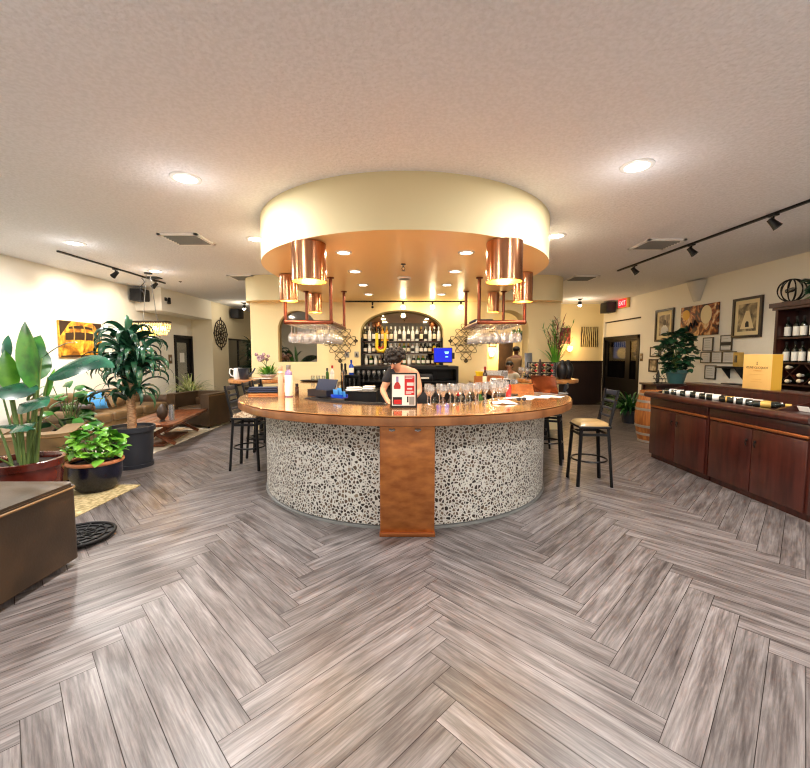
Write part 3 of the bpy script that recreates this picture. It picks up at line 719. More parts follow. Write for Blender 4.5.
# ------------------------------------------------------------------ bottles
def bottle_prof(h, r, neck=.28, nr=.014, sh=.12):
    z1 = h*(1-neck-sh); z2 = h*(1-neck)
    return [(0,0),(r*.92,0),(r,.006),(r,z1),(r*.93,z1+(z2-z1)*.35),(nr*1.5+r*.2,z1+(z2-z1)*.8),(nr,z2+.01),(nr,h-.018),(nr+.003,h-.016),(nr+.003,h-.002),(0,h)], z1, z2
def bottle(h, r, body, label, cap, lb, loc, group, rot=None, neck=.28, sh=.12, lab=(.25,.8), cat='bottle', name='bottle', nr=.014):
    pr, z1, z2 = bottle_prof(h, r, neck, nr, sh)
    t = thing(name, lb, cat, loc, 0, group)
    if rot: t.rotation_euler = rot
    m = MB(); m.lathe(pr, n=14); m.build('glass_body', body, t, 50)
    if label:
        m = MB(); m.lathe([(r+.0008,z1*lab[0]),(r+.0012,z1*lab[0]+.001),(r+.0012,z1*lab[1]),(r+.0008,z1*lab[1]+.001)], n=14); m.build('paper_label', label, t, 50)
    if cap:
        m = MB(); m.lathe([(nr+.0015,h-.05),(nr+.004,h-.048),(nr+.0045,h+.001),(0,h+.003)], n=12); m.build('cap', cap, t, 50)
    return t
# bottle shelves in the middle arch
t = thing('bottle_shelf', 'two-tier glass-fronted back bar shelf standing in the wide middle arch', 'shelf', (-.065,BY0+.16,1.36))
for i, z in enumerate((.0,.245,.49)):
    m = MB(); m.box((0,0,z-.012),(1.68,.28,.022),.003); m.build('shelf_board','dark_wood',t)
m = MB()
for x in (-.83,.83): m.bar((x,0,-.03),(x,0,.56),.025,.28)
m.build('side_panel','black_metal',t,0)
KINDS = [('bottle_dark','label_white','label_black'),('bottle_clear','label_white','white_gloss'),('bottle_brown','label_cream','label_gold'),('bottle_amber','label_cream','label_gold'),('bottle_dark','label_cream','label_white'),('bottle_clear','label_black','cap_grey'),('bottle_green','label_white','label_gold'),('bottle_dark','label_gold','label_red'),('bottle_yellow','label_red','label_black')]
CN = {'bottle_dark':'dark','bottle_clear':'clear','bottle_brown':'brown','bottle_amber':'amber','bottle_green':'green','bottle_yellow':'yellow'}
PRO = {}
def shelf_bottle(k, h, r, lb, loc, group):
    key = (k, h, r)
    if key not in PRO: PRO[key] = bottle(h, r, *KINDS[k], lb, loc, group); return PRO[key]
    return dup(PRO[key], loc, label=lb, group=group)
seq_top = [4,1,0,0,3,3,4,1,5,1,5,1,5,2,5,1,4,1]
seq_low = [0,1,4,3,3,0,1,1,2,6,2,5,1,0,0,4,8,0]
for row, (seq, zz, h) in enumerate(((seq_top,.491,.3),(seq_low,.246,.2))):
    nm = 'top' if row == 0 else 'second'
    for i, k in enumerate(seq):
        x = -.77+1.54*i/17
        shelf_bottle(k, h, .036, f'{CN[KINDS[k][0]]} liquor bottle on the {nm} back bar shelf, {ORD[i]} from the left', (x-.065, BY0+.13, 1.36+zz), f'bottles on the {nm} back bar shelf')
for i in range(16):
    k = [1,6,1,2,5,0,1,3,6,1,4,6,6,0,2,8][i]
    shelf_bottle(k, .185, .034, f'short {CN[KINDS[k][0]]} bottle on the lowest back bar shelf, {ORD[i]} from the left', (-.75+1.5*i/15-.065, BY0+.12, 1.361), 'bottles on the lowest back bar shelf')
# curved amber decanter
m = MB(); pts = [(-.085,0,.66)]+[(-.085*math.cos(PI*i/10),0,.38-.085*math.sin(PI*i/10)) for i in range(11)]+[(.085,0,.66)]
t = thing('curved_decanter', 'tall amber U-shaped glass decanter before the left bottles of the middle arch', 'decanter', (-.49,BY0-.1,1.3455))
m.tube(pts,.032,12); m.build('glass_tube','bottle_yellow',t,60)
m = MB(); m.tube([(-.05*math.cos(PI*i/8),-.02,.4-.05*math.sin(PI*i/8)) for i in range(9)],.016,8); m.build('inner_tube','bottle_red',t,60)
m = MB(); m.box((0,0,.012),(.16,.08,.024),.006); m.bar((0,0,.02),(0,0,.27),.025); m.build('stand','dark_wood',t)
# back bar cabinet below the arch
t = thing('back_bar_cabinet', 'black back bar cabinet with open glass shelf and cooler doors below the bottles', 'cabinet', (0,7.95,0))
m = MB(); bx(m,-1.0,1.02,-.33,.33,1.29,1.345); m.build('top_board','black_plastic',t,0)
m = MB(); bx(m,-1.0,1.02,.3,.33,.0,1.29); bx(m,-1.0,-.96,-.33,.33,0,1.29); bx(m,.98,1.02,-.33,.33,0,1.29); bx(m,-.02,.02,-.33,.33,0,1.29); bx(m,-1,1.02,-.33,.3,.0,.86); bx(m,-1,1.02,-.33,.3,.86,.9); m.build('body','black_plastic',t,0)
m = MB(); bx(m,-.96,.98,-.32,.3,1.04,1.06); m.build('glass_shelf','black_metal',t,0)
for x in (-.75,-.25,.27,.77):
    m = MB(); m.box((x,-.345,.47),(.45,.025,.74),.008); dd = m.build('cooler_door','black_metal',t)
    m = MB(); m.bar((x+.18,-.375,.3),(x+.18,-.375,.7),.018); m.build('door_handle','steel',dd,0)
WG = [(0,.001),(.03,0),(.031,.004),(.006,.009),(.0045,.02),(.0045,.085),(.014,.1),(.036,.13),(.041,.155),(.037,.19),(.033,.21)]
wine = None
def wine_glass(loc, lb, group, sc=1):
    global wine
    if wine is None:
        m = MB(); m.lathe(WG, n=14); wine = one('wine_glass', m, 'glass_stem', lb, 'wine glass', loc, 0, group, 60); o = wine
    else: o = dup(wine, loc, label=lb, group=group)
    o.scale = (sc,sc,sc); return o
for i in range(9):
    wine_glass((-.9+.1*i,7.72,1.061), f'wine glass on the open back bar shelf, {ORD[i]} from the left', 'wine glasses in the back bar shelf')
# espresso machine and bottles on right half of the cabinet shelf
t = thing('card_printer', 'small grey receipt printer standing on the right of the back bar shelf', 'printer', (.38,7.75,1.0605))
m = MB(); m.box((0,0,.07),(.3,.24,.14),.02); m.build('body','black_metal',t)
m = MB(); m.box((0,-.122,.06),(.16,.006,.03),.002); m.box((0,-.13,.05),(.1,.02,.002)); m.build('paper_slot','paper_grey',t)
# blue screen till
t = thing('till_screen', 'point of sale screen glowing blue on top of the back bar', 'till', (.7,7.62,1.345))
m = MB(); m.box((0,.06,.01),(.24,.2,.02),.006); m.tube([(0,.08,.02),(0,.06,.1),(0,.03,.2)],[.04,.03,.03],10); m.build('stand','black_plastic',t)
m = MB(); m.box((.02,.0,.21),(.36,.035,.29),.01,rot=(R(-8),0,0)); m.build('bezel','black_plastic',t)
m = MB(); m.box((.02,-.02,.213),(.335,.006,.265),.0,rot=(R(-8),0,0)); m.build('screen','screen_blue',t)
m = MB()
for z,wd in ((.27,.08),(.245,.06),(.18,.05)): m.box((.09,-.027+(z-.213)*-.14*-1,z),(wd,.004,.018),rot=(R(-8),0,0))
m.build('screen_icons','screen_light',t)
m = MB(); m.box((.22,.02,.2),(.05,.04,.12),.008); m.build('card_reader','black_plastic',t)
# iron scroll wall art, left and right
def scroll_art(cx, lb):
    t = thing('scrollwork_wall_art', lb, 'wall art', (cx,BY0,1.85)); t.scale = (1.35,1,1.15)
    m = MB()
    def ell(c, a, b, w):
        m.tube([(c[0]+a*math.cos(q)*math.cos(w)-b*math.sin(q)*math.sin(w), -.012, c[1]+a*math.cos(q)*math.sin(w)+b*math.sin(q)*math.cos(w)) for q in [2*PI*i/20 for i in range(20)]], .0042, 5, closed=True)
    cells = [(0,0),(.16,0),(-.16,0),(.08,.13),(-.08,.13),(.08,-.13),(-.08,-.13),(0,-.26),(0,.22)]
    for c in cells:
        for w in (PI/4,-PI/4): ell(c,.105,.045,w)
    m.build('scroll_work','iron',t,60)
    m = MB()
    for c in ((-.24,0),(.24,0),(0,-.36),(0,0)):
        for k in range(4): m.ball((c[0]+.02*math.cos(k*PI/2),-.015,c[1]+.02*math.sin(k*PI/2)),(.015,.006,.015),8,5)
    m.build('leaf_rosettes','iron',t,60)
    m = MB()
    for c in ((-.1,.05),(.1,.05)): m.cyl((c[0],0,c[1]),(c[0],-.012,c[1]),.006,8)
    m.build('wall_pin','iron',t)
scroll_art(-1.34,'iron scroll diamond hung on the bar wall left of the bottle arch')
scroll_art(1.26,'iron scroll diamond hung on the bar wall right of the bottle arch')
for x,l in ((-1.2,'grey wall switch on the bar wall below the left scrollwork'),(-1.0,'grey wall switch beside the left edge of the bottle arch'),(1.62,'pale socket plate on the bar wall low between till screen and right arch')):
    t = thing('wall_switch', l, 'switch', (x,BY0,1.57 if x < 0 else 1.2))
    m = MB(); m.box((0,-.005,0),(.09,.01,.12),.003); m.build('plate','cap_grey' if x < 0 else 'switch_plate',t)
    m = MB(); m.box((0,-.013,0),(.03,.008,.05),.002); m.build('rocker','black_plastic' if x < 0 else 'paper',t)

# ------------------------------------------------------------------ things on the bar top
Z = TOP+.0005
# menu stand
t = thing('menu_stand', 'framed drinks poster in a black stand at the middle of the bar front', 'menu stand', (-.012,3.7,Z))
m = MB(); w_, h_ = .25, .325
bx(m,-w_/2,-w_/2+.016,-.008,.008,0,h_); bx(m,w_/2-.016,w_/2,-.008,.008,0,h_); bx(m,-w_/2+.016,w_/2-.016,-.008,.008,0,.02); bx(m,-w_/2+.016,w_/2-.016,-.008,.008,h_-.014,h_); m.build('frame','frame_black',t,0)
m = MB(); bx(m,-w_/2,w_/2,-.0,.05,0,.008); m.bar((0,.03,.005),(0,.006,.2),.05,.006); m.build('easel_back','black_plastic',t,0)
m = MB(); bx(m,-.11,.11,-.004,-.002,.018,.313); ps = m.build('poster','paper',t,0)
def flat(m, x0,x1,z0,z1,y=-.0046): bx(m,x0,x1,y,y+.0004,z0,z1)
m = MB(); flat(m,.008,.1,.118,.3); m.build('red_panel','label_red',ps,0)
m = MB(); 
for z0,z1,x0,x1 in ((.283,.29,.016,.09),(.27,.277,.016,.08),(.205,.235,.03,.092),(.17,.185,.03,.08),(.15,.156,.02,.09),(.14,.146,.02,.09),(.129,.135,.02,.07)): flat(m,x0,x1,z0,z1,-.0052)
m.build('panel_text','paper_grey',ps,0)
m = MB(); m.prism([(-.09,.175),(-.03,.175),(-.028,.2),(-.04,.228),(-.05,.24),(-.068,.24),(-.08,.228),(-.092,.2)],.0042,.0048,T=Matrix.Rotation(R(90),4,'X')); m.build('bottle_picture','bottle_red',ps,0)
m = MB(); flat(m,-.07,-.048,.24,.29); m.build('bottle_neck_picture','bottle_lilac',ps,0)
m = MB(); flat(m,-.1,-.016,.028,.1); flat(m,.03,.045,.05,.105); m.build('photo_strip','label_black',ps,0)
m = MB(); flat(m,-.092,-.02,.034,.075,-.0052); m.build('photo_red','label_red',ps,0)
m = MB(); flat(m,.05,.1,.028,.104); m.build('photo_grey','cap_grey',ps,0)
# rows of wine glasses on the bar top
n = 0
for row, (r, a0, a1, k, s) in enumerate(((1.42,-80,-40,9,.98),(1.3,-80,-38,9,.98))):
    for i in range(k):
        a = R(a0+(a1-a0)*i/(k-1)); nm = 'front' if row == 0 else 'back'
        wine_glass((r*math.cos(a), 5.22+r*math.sin(a), Z), f'clear wine glass on the right bar top, {nm} row, {ORD[i]} from the menu stand', 'wine glasses lined up on the bar top', s)
# bottles standing in the well just inside the counter
for i in range(9):
    a = R(-74+4.6*i); k = [0,2,0,7,0,0,2,6,0][i]
    shelf_bottle(k, .285, .037, f'{CN[KINDS[k][0]]} bottle in the bar well behind the glass rows, {ORD[i]} from the menu stand', (1.13*math.cos(a),5.22+1.13*math.sin(a),.8905), 'bottles in the bar well')
# rose and lilac bottles at left
bottle(.36,.034,'bottle_rose',None,'bottle_rose','tall rose-coloured bottle on the left bar top beside the white-labelled bottle',(-1.47,4.72,Z),None,neck=.2,nr=.02)
bottle(.37,.044,'bottle_lilac','label_white','cap_grey','lilac bottle with a long white label and grey cap on the left bar top',(-1.37,4.7,Z),None,neck=.2,lab=(.05,1),nr=.022)
bottle(.15,.022,'bottle_brown',None,'label_black','small brown bottle just right of the white-labelled bottle',(-1.285,4.74,Z),None)
# folded cloth on wooden board
t = thing('serving_board', 'flat wooden board lying on the left end of the bar top', 'board', (-1.73,4.93,Z), R(8))
m = MB(); m.box((0,0,.009),(.36,.2,.018),.005); m.build('board','wood_tray',t)
m = MB(); m.tube([(.17,0,.014),(.22,0,.014),(.25,0,.014)],[.013,.011,.013],8); m.build('board_handle','wood_tray',t)
t = thing('folded_napkin', 'navy folded cloth on the wooden board at the left of the bar', 'cloth', (-1.75,4.96,Z+.0285), R(5))
for i in range(3):
    m = MB(); m.box((0,.004*i,.0115+.021*i),(.36-.01*i,.18-.006*i,.02),.009,seg=3); m.build('fold','navy_cloth',t)
# garnish caddy with open lid, packets, red cup
t = thing('garnish_caddy', 'black garnish caddy with raised purple lid at the inner edge of the left bar', 'caddy', (-.99,4.75,Z), R(-38))
m = MB(); bx(m,-.17,.17,-.08,.08,0,.012); bx(m,-.17,.17,-.08,-.07,.012,.08); bx(m,-.17,.17,.07,.08,.012,.08); bx(m,-.17,-.16,-.07,.07,.012,.08); bx(m,.16,.17,-.07,.07,.012,.08)
m.build('tray','mat_rubber',t,0)
for x in (-.08,0,.08):
    m = MB(); bx(m,x-.003,x+.003,-.07,.07,.012,.07); m.build('divider','black_plastic',t,0)
m = MB(); m.box((0,.07,.13),(.34,.012,.15),.004,rot=(R(-25),0,0)); m.build('lid','navy_cloth',t)
t = thing('packet_holder', 'blue packet holder standing beside the red drink and garnish caddy', 'holder', (-.77,4.56,Z), -.6)
for i,(x,z,a) in enumerate(((-.03,.05,.1),(.02,.06,-.15),(.05,.04,.2))):
    m = MB(); m.box((x,-.0+.015*i,z),(.07,.006,z*2-.01),.002,rot=(.15,0,a)); m.build('packet','blue_packet',t)
m = MB(); bx(m,-.08,.1,-.03,.06,0,.012); bx(m,-.08,.1,-.03,-.024,.012,.04); bx(m,-.08,.1,.054,.06,.012,.04); m.build('box','bottle_blue',t,0)
t = thing('drink_cup', 'clear cup half full of red drink on the left inner edge of the bar', 'cup', (-.84,4.86,Z))
m = MB(); m.lathe([(0,0),(.032,0),(.044,.14),(.042,.14),(.031,.005)], n=18); m.build('cup','glass',t,50)
m = MB(); m.lathe([(0,.006),(.031,.006),(.038,.075),(0,.075)], n=18); m.build('red_drink','bottle_red',t,50)
m = MB(); m.cyl((0,0,.08),(.02,0,.2),.004,8); m.build('straw','white_gloss',t)
# glass washer with towels, taps
t = thing('glass_washer', 'black glass washer with steel top standing in the well beside the bartender', 'glass washer', (-.565,5.2,0))
m = MB(); bx(m,-.2,.2,-.18,.22,.0,1.085); m.build('body','black_plastic',t,0)
m = MB(); bx(m,-.205,.205,-.185,.225,1.085,1.1); m.build('top','black_metal',t,0)
m = MB(); bx(m,-.18,.18,-.195,-.18,.12,.95); m.build('door','black_metal',t,0)
m = MB(); m.cyl((-.14,-.215,.9),(.14,-.215,.9),.012,8); m.build('door_handle','steel',t)
# rubber mat on the inner edge
t = thing('bar_mat', 'black ribbed rubber mat along the inner edge of the left bar top', 'mat', (0,0,Z))
m = MB(); sweep_u(m,[(1.235,0),(1.36,0),(1.36,.011),(1.235,.011)],straight=False,a0=R(214),a1=R(262),na=24); m.build('mat','mat_rubber',t,30)
m = MB()
for k in range(4): sweep_u(m,[(1.255+.028*k,.0112),(1.263+.028*k,.0112),(1.263+.028*k,.016),(1.255+.028*k,.016)],straight=False,a0=R(215),a1=R(261),na=20)
m.build('ribs','black_plastic',t,0)
def towel(loc, rz, lb, s):
    t = thing('folded_towel', lb, 'towel', loc, rz)
    for i in range(2):
        m = MB(); m.box((.004*i,0,.013+.025*i),(s[0]-.012*i,s[1]-.01*i,.024),.01,seg=3); m.build('fold','cloth_white',t)
towel((-.655,5.12,1.1005),.5,'white folded towel on the left of the black glass washer',(.19,.12))
towel((-.48,5.3,1.1005),-.2,'white folded towel at the back right of the glass washer',(.16,.11))
t = thing('beer_tap', 'polished beer tap column with black handles at the left of the bar well', 'tap', (-1.03,6.75,.8905))
m = MB(); m.lathe([(.07,0),(.07,.02),(.04,.03),(.038,.34),(.05,.36),(.05,.42),(0,.43)], n=20); m.build('column','chrome',t)
for k in (-1,1):
    m = MB(); m.tube([(k*.03,-.03,.38),(k*.03,-.1,.38),(k*.03,-.12,.33)],.011,8); s = m.build('spout','chrome',t)
    m = MB(); m.lathe([(.008,0),(.018,.03),(.02,.12),(0,.14)],(k*.03,-.05,.4),12); m.build('tap_handle','black_plastic',t)
bottle(.26,.042,'bottle_blue','label_white','bottle_blue','bright blue bottle standing by the beer taps at the left of the bar well',(-.94,7.0,1.215),None,neck=.3)
t = thing('bar_caddy_stand', 'dark steel caddy of bar tools under the bright blue bottle', 'caddy', (-.95,7.0,.8905))
m = MB(); bx(m,-.16,.16,-.08,.08,0,.02); bx(m,-.16,.16,.065,.08,.02,.32); bx(m,-.16,-.145,-.08,.065,.02,.32); bx(m,.145,.16,-.08,.065,.02,.32); bx(m,-.145,.145,-.08,.065,.3,.323); m.build('rack','black_metal',t,0)
for x in (-.09,-.02,.06):
    m = MB(); m.cyl((x,0,.02),(x+.01,0,.26),.02,12,.03); m.build('shaker','steel',t)
bottle(.3,.036,'bottle_clear','label_white','label_red','clear bottle with red cap on the far left bar top beyond the red cup',(-1.31,7.2,Z),None)
bottle(.25,.03,'bottle_green',None,'label_black','thin green bottle on the far left bar top next to the red-capped bottle',(-1.42,7.3,Z),None)
t = thing('service_tray', 'black oval tray on the far left end of the bar top', 'tray', (-1.62,7.45,Z))
m = MB(); m.lathe([(0,0),(.3,0),(.34,.02),(.335,.022),(.298,.006),(0,.006)], n=32); o = m.build('tray','mat_rubber',t,40); o.scale = (1,.6,1)
for i,x in enumerate((-1.72,-1.62,-1.52)):
    t = thing('tumbler', f'empty tumbler on the black oval tray, {ORD[i]} from the left', 'tumbler', (x,7.45,Z+.0065), 0, 'tumblers on the oval tray')
    m = MB(); m.lathe([(0,0),(.03,0),(.036,.1),(.034,.1),(.029,.006),(0,.006)], n=16); m.build('glass','glass',t,50)
# right side of the bar
def sheet(loc, rz, lb, w=.3, d=.216, pages=2):
    t = thing('paper_sheet', lb, 'paper', loc, rz)
    for i in range(pages):
        m = MB(); m.grid([[(x*w/2,y*d/2,.0015+.0025*i+.0012*math.sin(3*x+2*y+i)) for x in (-1,-.5,0,.5,1)] for y in (-1,0,1)]); m.build('page','paper',t,60)
sheet((1.28,4.48,Z),-.55,'white printed sheets on the right bar top nearest the wine glasses')
sheet((1.52,4.62,Z),-.5,'white sheets on the right bar top in front of the laptop')
sheet((1.72,4.68,Z+.001),-.62,'white paper at the right rim of the bar top beside the laptop',.26,.2)
t = thing('napkin_pile', 'crumpled white napkin lying on the right bar top before the glasses', 'napkin', (1.0,4.03,Z))
m = MB(); rows = []
for i in range(9):
    row = []
    for j in range(9):
        x, y = (i-4)/4, (j-4)/4; rr2 = max(0,1-(x*x+y*y)*.6)
        row.append((x*.12, y*.09, .002+.035*rr2*(.6+.4*math.sin(5*x+3*y))))
    rows.append(row)
m.grid(rows); m.build('cloth','cloth_white',t,70)
t = thing('sunglasses', 'dark sunglasses folded on the white paper at the right of the bar', 'sunglasses', (1.235,4.22,Z), .3)
for k in (-1,1):
    m = MB(); m.ball((k*.033,0,.022),(.028,.006,.02),12,6); m.build('lens','teapot',t)
    m = MB(); m.tube([(k*.062,0,.03),(k*.066,.06,.026),(k*.05,.12,.006)],.003,6); m.build('temple','black_plastic',t)
m = MB(); m.tube([(-.062,0,.032),(-.03,0,.04),(0,0,.03),(.03,0,.04),(.062,0,.032)],.0032,6); m.build('bridge','black_plastic',t)
# laptop
t = thing('laptop', 'open laptop with a lid coloured to show reflected wood at the right of the bar', 'laptop', (1.76,4.97,Z), R(-51.3))
m = MB(); m.box((0,.11,.009),(.34,.235,.016),.005); b_ = m.build('base','laptop_grey',t)
m = MB(); m.box((0,.1,.0178),(.29,.11,.0015)); m.build('keyboard','black_plastic',b_)
m = MB(); m.box((0,-.045,.125),(.34,.009,.235),.003,rot=(R(22),0,0)); l_ = m.build('lid','lid_wood_reflection',t)
m = MB(); m.box((0,-.0395,.127),(.315,.002,.2),rot=(R(22),0,0)); m.build('screen','screen_light',l_)
# leather menu folders, wood box, yellow tub, clear bin
def folder(loc, rz, lb, wd=.24, d=.3):
    t = thing('menu_folder', lb, 'menu', loc, rz)
    m = MB(); m.box((0,0,.006),(wd,d,.01),.003); m.build('cover','black_plastic',t); m = MB(); m.box((.004,0,.0125),(wd-.015,d-.015,.003)); m.build('pages','black_metal',t)
folder((1.22,4.83,Z),-.5,'black menu folder on the right bar top behind the wine glasses')
folder((1.68,6.2,Z),.3,'black menu folder on the right bar top beyond the laptop')
def wbox(loc, rz, lb, s):
    t = thing('wooden_box', lb, 'box', loc, rz); a,b,h = s
    m = MB(); bx(m,-a/2,a/2,-b/2,b/2,0,.012); m.build('base','wood_tray',t,0)
    for x0,x1,y0,y1 in ((-a/2,a/2,-b/2,-b/2+.012),(-a/2,a/2,b/2-.012,b/2),(-a/2,-a/2+.012,-b/2+.012,b/2-.012),(a/2-.012,a/2,-b/2+.012,b/2-.012)):
        m = MB(); bx(m,x0,x1,y0,y1,.012,h); m.build('side_panel','wood_tray',t,0)
wbox((1.66,5.62,Z),.2,'orange wooden box on the right bar top behind the laptop lid',(.34,.2,.075))
wbox((1.52,7.25,Z),0,'long orange wooden box at the far right of the bar under the yellow tub',(.5,.2,.11))
t = thing('yellow_tub', 'bright yellow tub sitting on the long wooden box at the far right bar', 'tub', (1.36,7.25,Z+.11))
m = MB(); m.lathe([(0,0),(.07,0),(.085,.07),(0,.075)], n=20); m.build('tub','sponge_yellow',t); m = MB(); m.lathe([(.09,.065),(.09,.082),(0,.085)], n=20); m.build('lid','sponge_yellow',t)
t = thing('clear_bin', 'clear plastic bin standing behind the wooden box at the far right bar', 'bin', (1.7,7.5,Z))
m = MB(); a,b,h = .2,.1,.2
m.box((0,0,.004),(2*a,2*b,.008)); 
for q in ((-a,0,h/2,.006,2*b,h),(a,0,h/2,.006,2*b,h),(0,-b,h/2,2*a,.006,h),(0,b,h/2,2*a,.006,h)): m.box(q[:3],q[3:])
m.build('bin','glass_stem',t,0)
tm = None
for j in range(3):
    for i in range(4):
        p = (1.36+.1*i, 5.98+.1*j, Z); lb = f'upturned clear tumbler on the right bar top, {ORD[j]} row, {ORD[i]} from the left'
        if tm is None:
            m = MB(); m.lathe([(.036,0),(.03,.12),(0,.122),(0,.116),(.028,.115),(.034,0)], n=14); tm = one('upturned_tumbler', m, 'glass_stem', lb, 'tumbler', p, 0, 'upturned tumblers on the right bar top', 50)
        else: dup(tm, p, label=lb)
mug = None
for i,(x,y) in enumerate(((1.42,6.45),(1.53,6.48),(1.64,6.5),(1.47,6.6))):
    lb = f'white mug behind the tumblers on the right bar top, {ORD[i]} from the left'
    if mug is None:
        mug = thing('coffee_mug', lb, 'mug', (x,y,Z), .5, 'white mugs on the right bar top')
        m = MB(); m.lathe([(0,0),(.036,0),(.04,.01),(.042,.11),(.039,.11),(.036,.012),(0,.01)], n=18); m.build('cup','white_gloss',mug,50)
        m = MB(); m.tube([(.04,0,.085),(.07,0,.08),(.075,0,.05),(.04,0,.03)],.006,8); m.build('handle','white_gloss',mug)
    else: dup(mug, (x,y,Z), .5+i, lb)
bottle(.3,.036,'bottle_brown','label_cream','label_red','brown bottle with red cap among the white mugs on the right bar top',(1.3,6.5,Z),None)
bottle(.2,.03,'bottle_red','label_red','label_black','small red sauce bottle at the end of the wine glass row',(1.2,4.62,Z),None)

# ------------------------------------------------------------------ tall round tables beside the bar
def high_table(x, lb):
    t = thing('tall_round_table', lb, 'table', (x,7.5,0))
    m = MB(); m.lathe([(0,1.045),(.5,1.045),(.55,1.06),(.555,1.1),(.545,1.12),(0,1.122)], n=48); m.build('tabletop','oak',t,40)
    m = MB(); m.cyl((0,0,.03),(0,0,1.045),.04,16); m.lathe([(.16,1.03),(.16,1.044),(0,1.044)],n=16); m.build('pedestal','black_metal',t)
    m = MB(); m.lathe([(0,.0),(.28,.0),(.28,.02),(.06,.05),(0,.05)], n=32); m.build('foot','black_metal',t)
high_table(-2.72,'tall round wooden table left of the bar with teapot and flowers')
high_table(2.66,'tall round wooden table right of the bar with vase and wine rack')
TZ = 1.1225
# ------------------------------------------------------------------ bar stools
def stool(loc, rz, lb, seat, group='black ladder-back bar stools'):
    """faces local +y; the ladder back stands at -y"""
    t = thing('bar_stool', lb, 'bar stool', loc, rz, group); a, b, SH = .185, .155, .70
    for x,y,tx,ty in ((-a,a,-b,b),(a,a,b,b)):
        m = MB(); m.bar((x,y,0),(tx,ty,SH),.03); m.build('leg','black_metal',t,0)
    for k in (-1,1):
        m = MB(); m.bar((k*a,-a-.02,0),(k*b,-b,SH),.03); m.bar((k*b,-b,SH-.01),(k*.17,-b-.09,1.15),.028); m.build('leg','black_metal',t,0)
    for z,q in ((.3,.005),(.62,.0)):
        m = MB()
        f = 1-z/SH; c = b+(a-b)*f
        P = [(-c,-c-.01,z),(c,-c-.01,z),(c,c,z),(-c,c,z)]
        if z < .5:
            m.tube([(c*1.18*math.cos(2*PI*i/24),c*1.18*math.sin(2*PI*i/24),z) for i in range(24)],.011,6,closed=True)
        else:
            for i in range(4): m.bar(P[i],P[(i+1)%4],.02,.03)
        m.build('foot_ring' if z < .5 else 'seat_apron','black_metal',t,40)
    m = MB(); m.box((0,0,SH+.008),(.37,.37,.03),.012); m.build('seat_frame','black_metal',t)
    m = MB(); n = 12; rows = []
    for i in range(n+1):
        r = i/n; row = []
        for j in range(32):
            w = 2*PI*j/32; c, s_ = math.cos(w), math.sin(w); e = 1/max(abs(c),abs(s_)); e = 1+(e-1)*.72
            row.append((.185*r*e*c, .185*r*e*s_, SH+.024+.055*math.sqrt(max(0,1-r**4))))
        rows.append(row)
    m.grid(rows, True); m.build('seat', seat, t, 60)
    m = MB()
    for z in (.83,.92,1.01,1.11):
        f = (z-SH)/(1.15-SH); y = -b-.09*f; h = .028 if z < 1.1 else .06
        m.box((0,y-.012,z),(.32,.016,h),.003)
    m.build('ladder_slats','black_slat',t)
    return t
s0 = stool((-2.155,5.48,0), R(-90), 'black bar stool with patterned seat at the left of the bar, nearest the camera', 'fabric_pattern')
dup(s0, (-2.2,6.15,0), R(-86), 'black bar stool with patterned seat behind the nearest left stool')
dup(s0, (-2.24,6.66,0), R(-92), 'black bar stool farthest along the left side of the bar')
s1 = stool((2.25,4.82,0), R(86), 'black bar stool with gold vinyl seat pulled out at the right of the bar', 'vinyl_gold')
dup(s1, (2.1,5.82,0), R(64), 'black bar stool tucked under the right side of the bar')
dup(s1, (2.2,6.75,0), R(92), 'black bar stool at the far right side of the bar')

# ------------------------------------------------------------------ seating on the left
def club_chair(loc, rz, lb, leather='leather', w=.92, d=.9, h=.62, cat='armchair', rc=.16, bk=.24):
    """opens to local +y"""
    t = thing('club_chair', lb, cat, loc, rz); aw = .2
    W, D = w/2, d/2
    out = [(-W,D),(-W,-D+rc)]
    out += [(-W+rc-rc*math.cos(q), -D+rc-rc*math.sin(q)) for q in [PI/2*i/6 for i in range(1,7)]]
    out += [(W-rc+rc*math.sin(q), -D+rc-rc*math.cos(q)) for q in [PI/2*i/6 for i in range(0,7)]]
    out += [(W,D),(W-aw,D),(W-aw,-D+bk),(-W+aw,-D+bk),(-W+aw,D)]
    m = MB(); m.prism(out,.05,h-.03); m.build('shell',leather,t,40)
    m = MB(); m.prism(out,h-.03,h-.012)
    sc = [(x*.985,y*.985) for x,y in out]; m.prism(sc,h-.012,h+.006); m.build('top_padding',leather,t,60)
    m = MB(); k = len(out)-4
    m.tube([(x*1.004,y*1.004,h-.03) for x,y in out[:k]],.009,6); m.build('piping','piping',t,60)
    m = MB(); m.box((0,.12,.36),(w-2*aw-.01,d-.27,.16),.05,seg=3); m.build('seat_cushion',leather,t,60)
    m = MB(); m.box((0,.09,.17),(w-2*aw-.005,d-.3,.22),.01); m.build('front_rail',leather,t)
    m = MB(); m.box((0,-D+bk+.06,.5),(w-2*aw-.02,.13,.2),.05,rot=(R(-8),0,0),seg=3); m.build('back_cushion',leather,t,60)
    for x in (-W+.08,W-.08):
        for y in (-D+.1,D-.08):
            m = MB(); m.cyl((x,y,0),(x,y,.05),.022,10,.03); m.build('foot','black_metal',t)
    return t
club_chair((-3.0,2.45,0), R(90), 'brown leather armchair cut off at the left edge, nearest the camera', 'leather', .95, 1.1, .615, rc=.05, bk=.5)
club_chair((-4.5,8.85,.012), R(170), 'brown leather club chair facing the coffee table on the white rug', 'leather', 1.0, .95, .72, rc=.3)
club_chair((-4.6,4.9,0), R(30), 'tan armchair behind the large red-brown plant pot', 'leather_tan', .9, .85, .62)
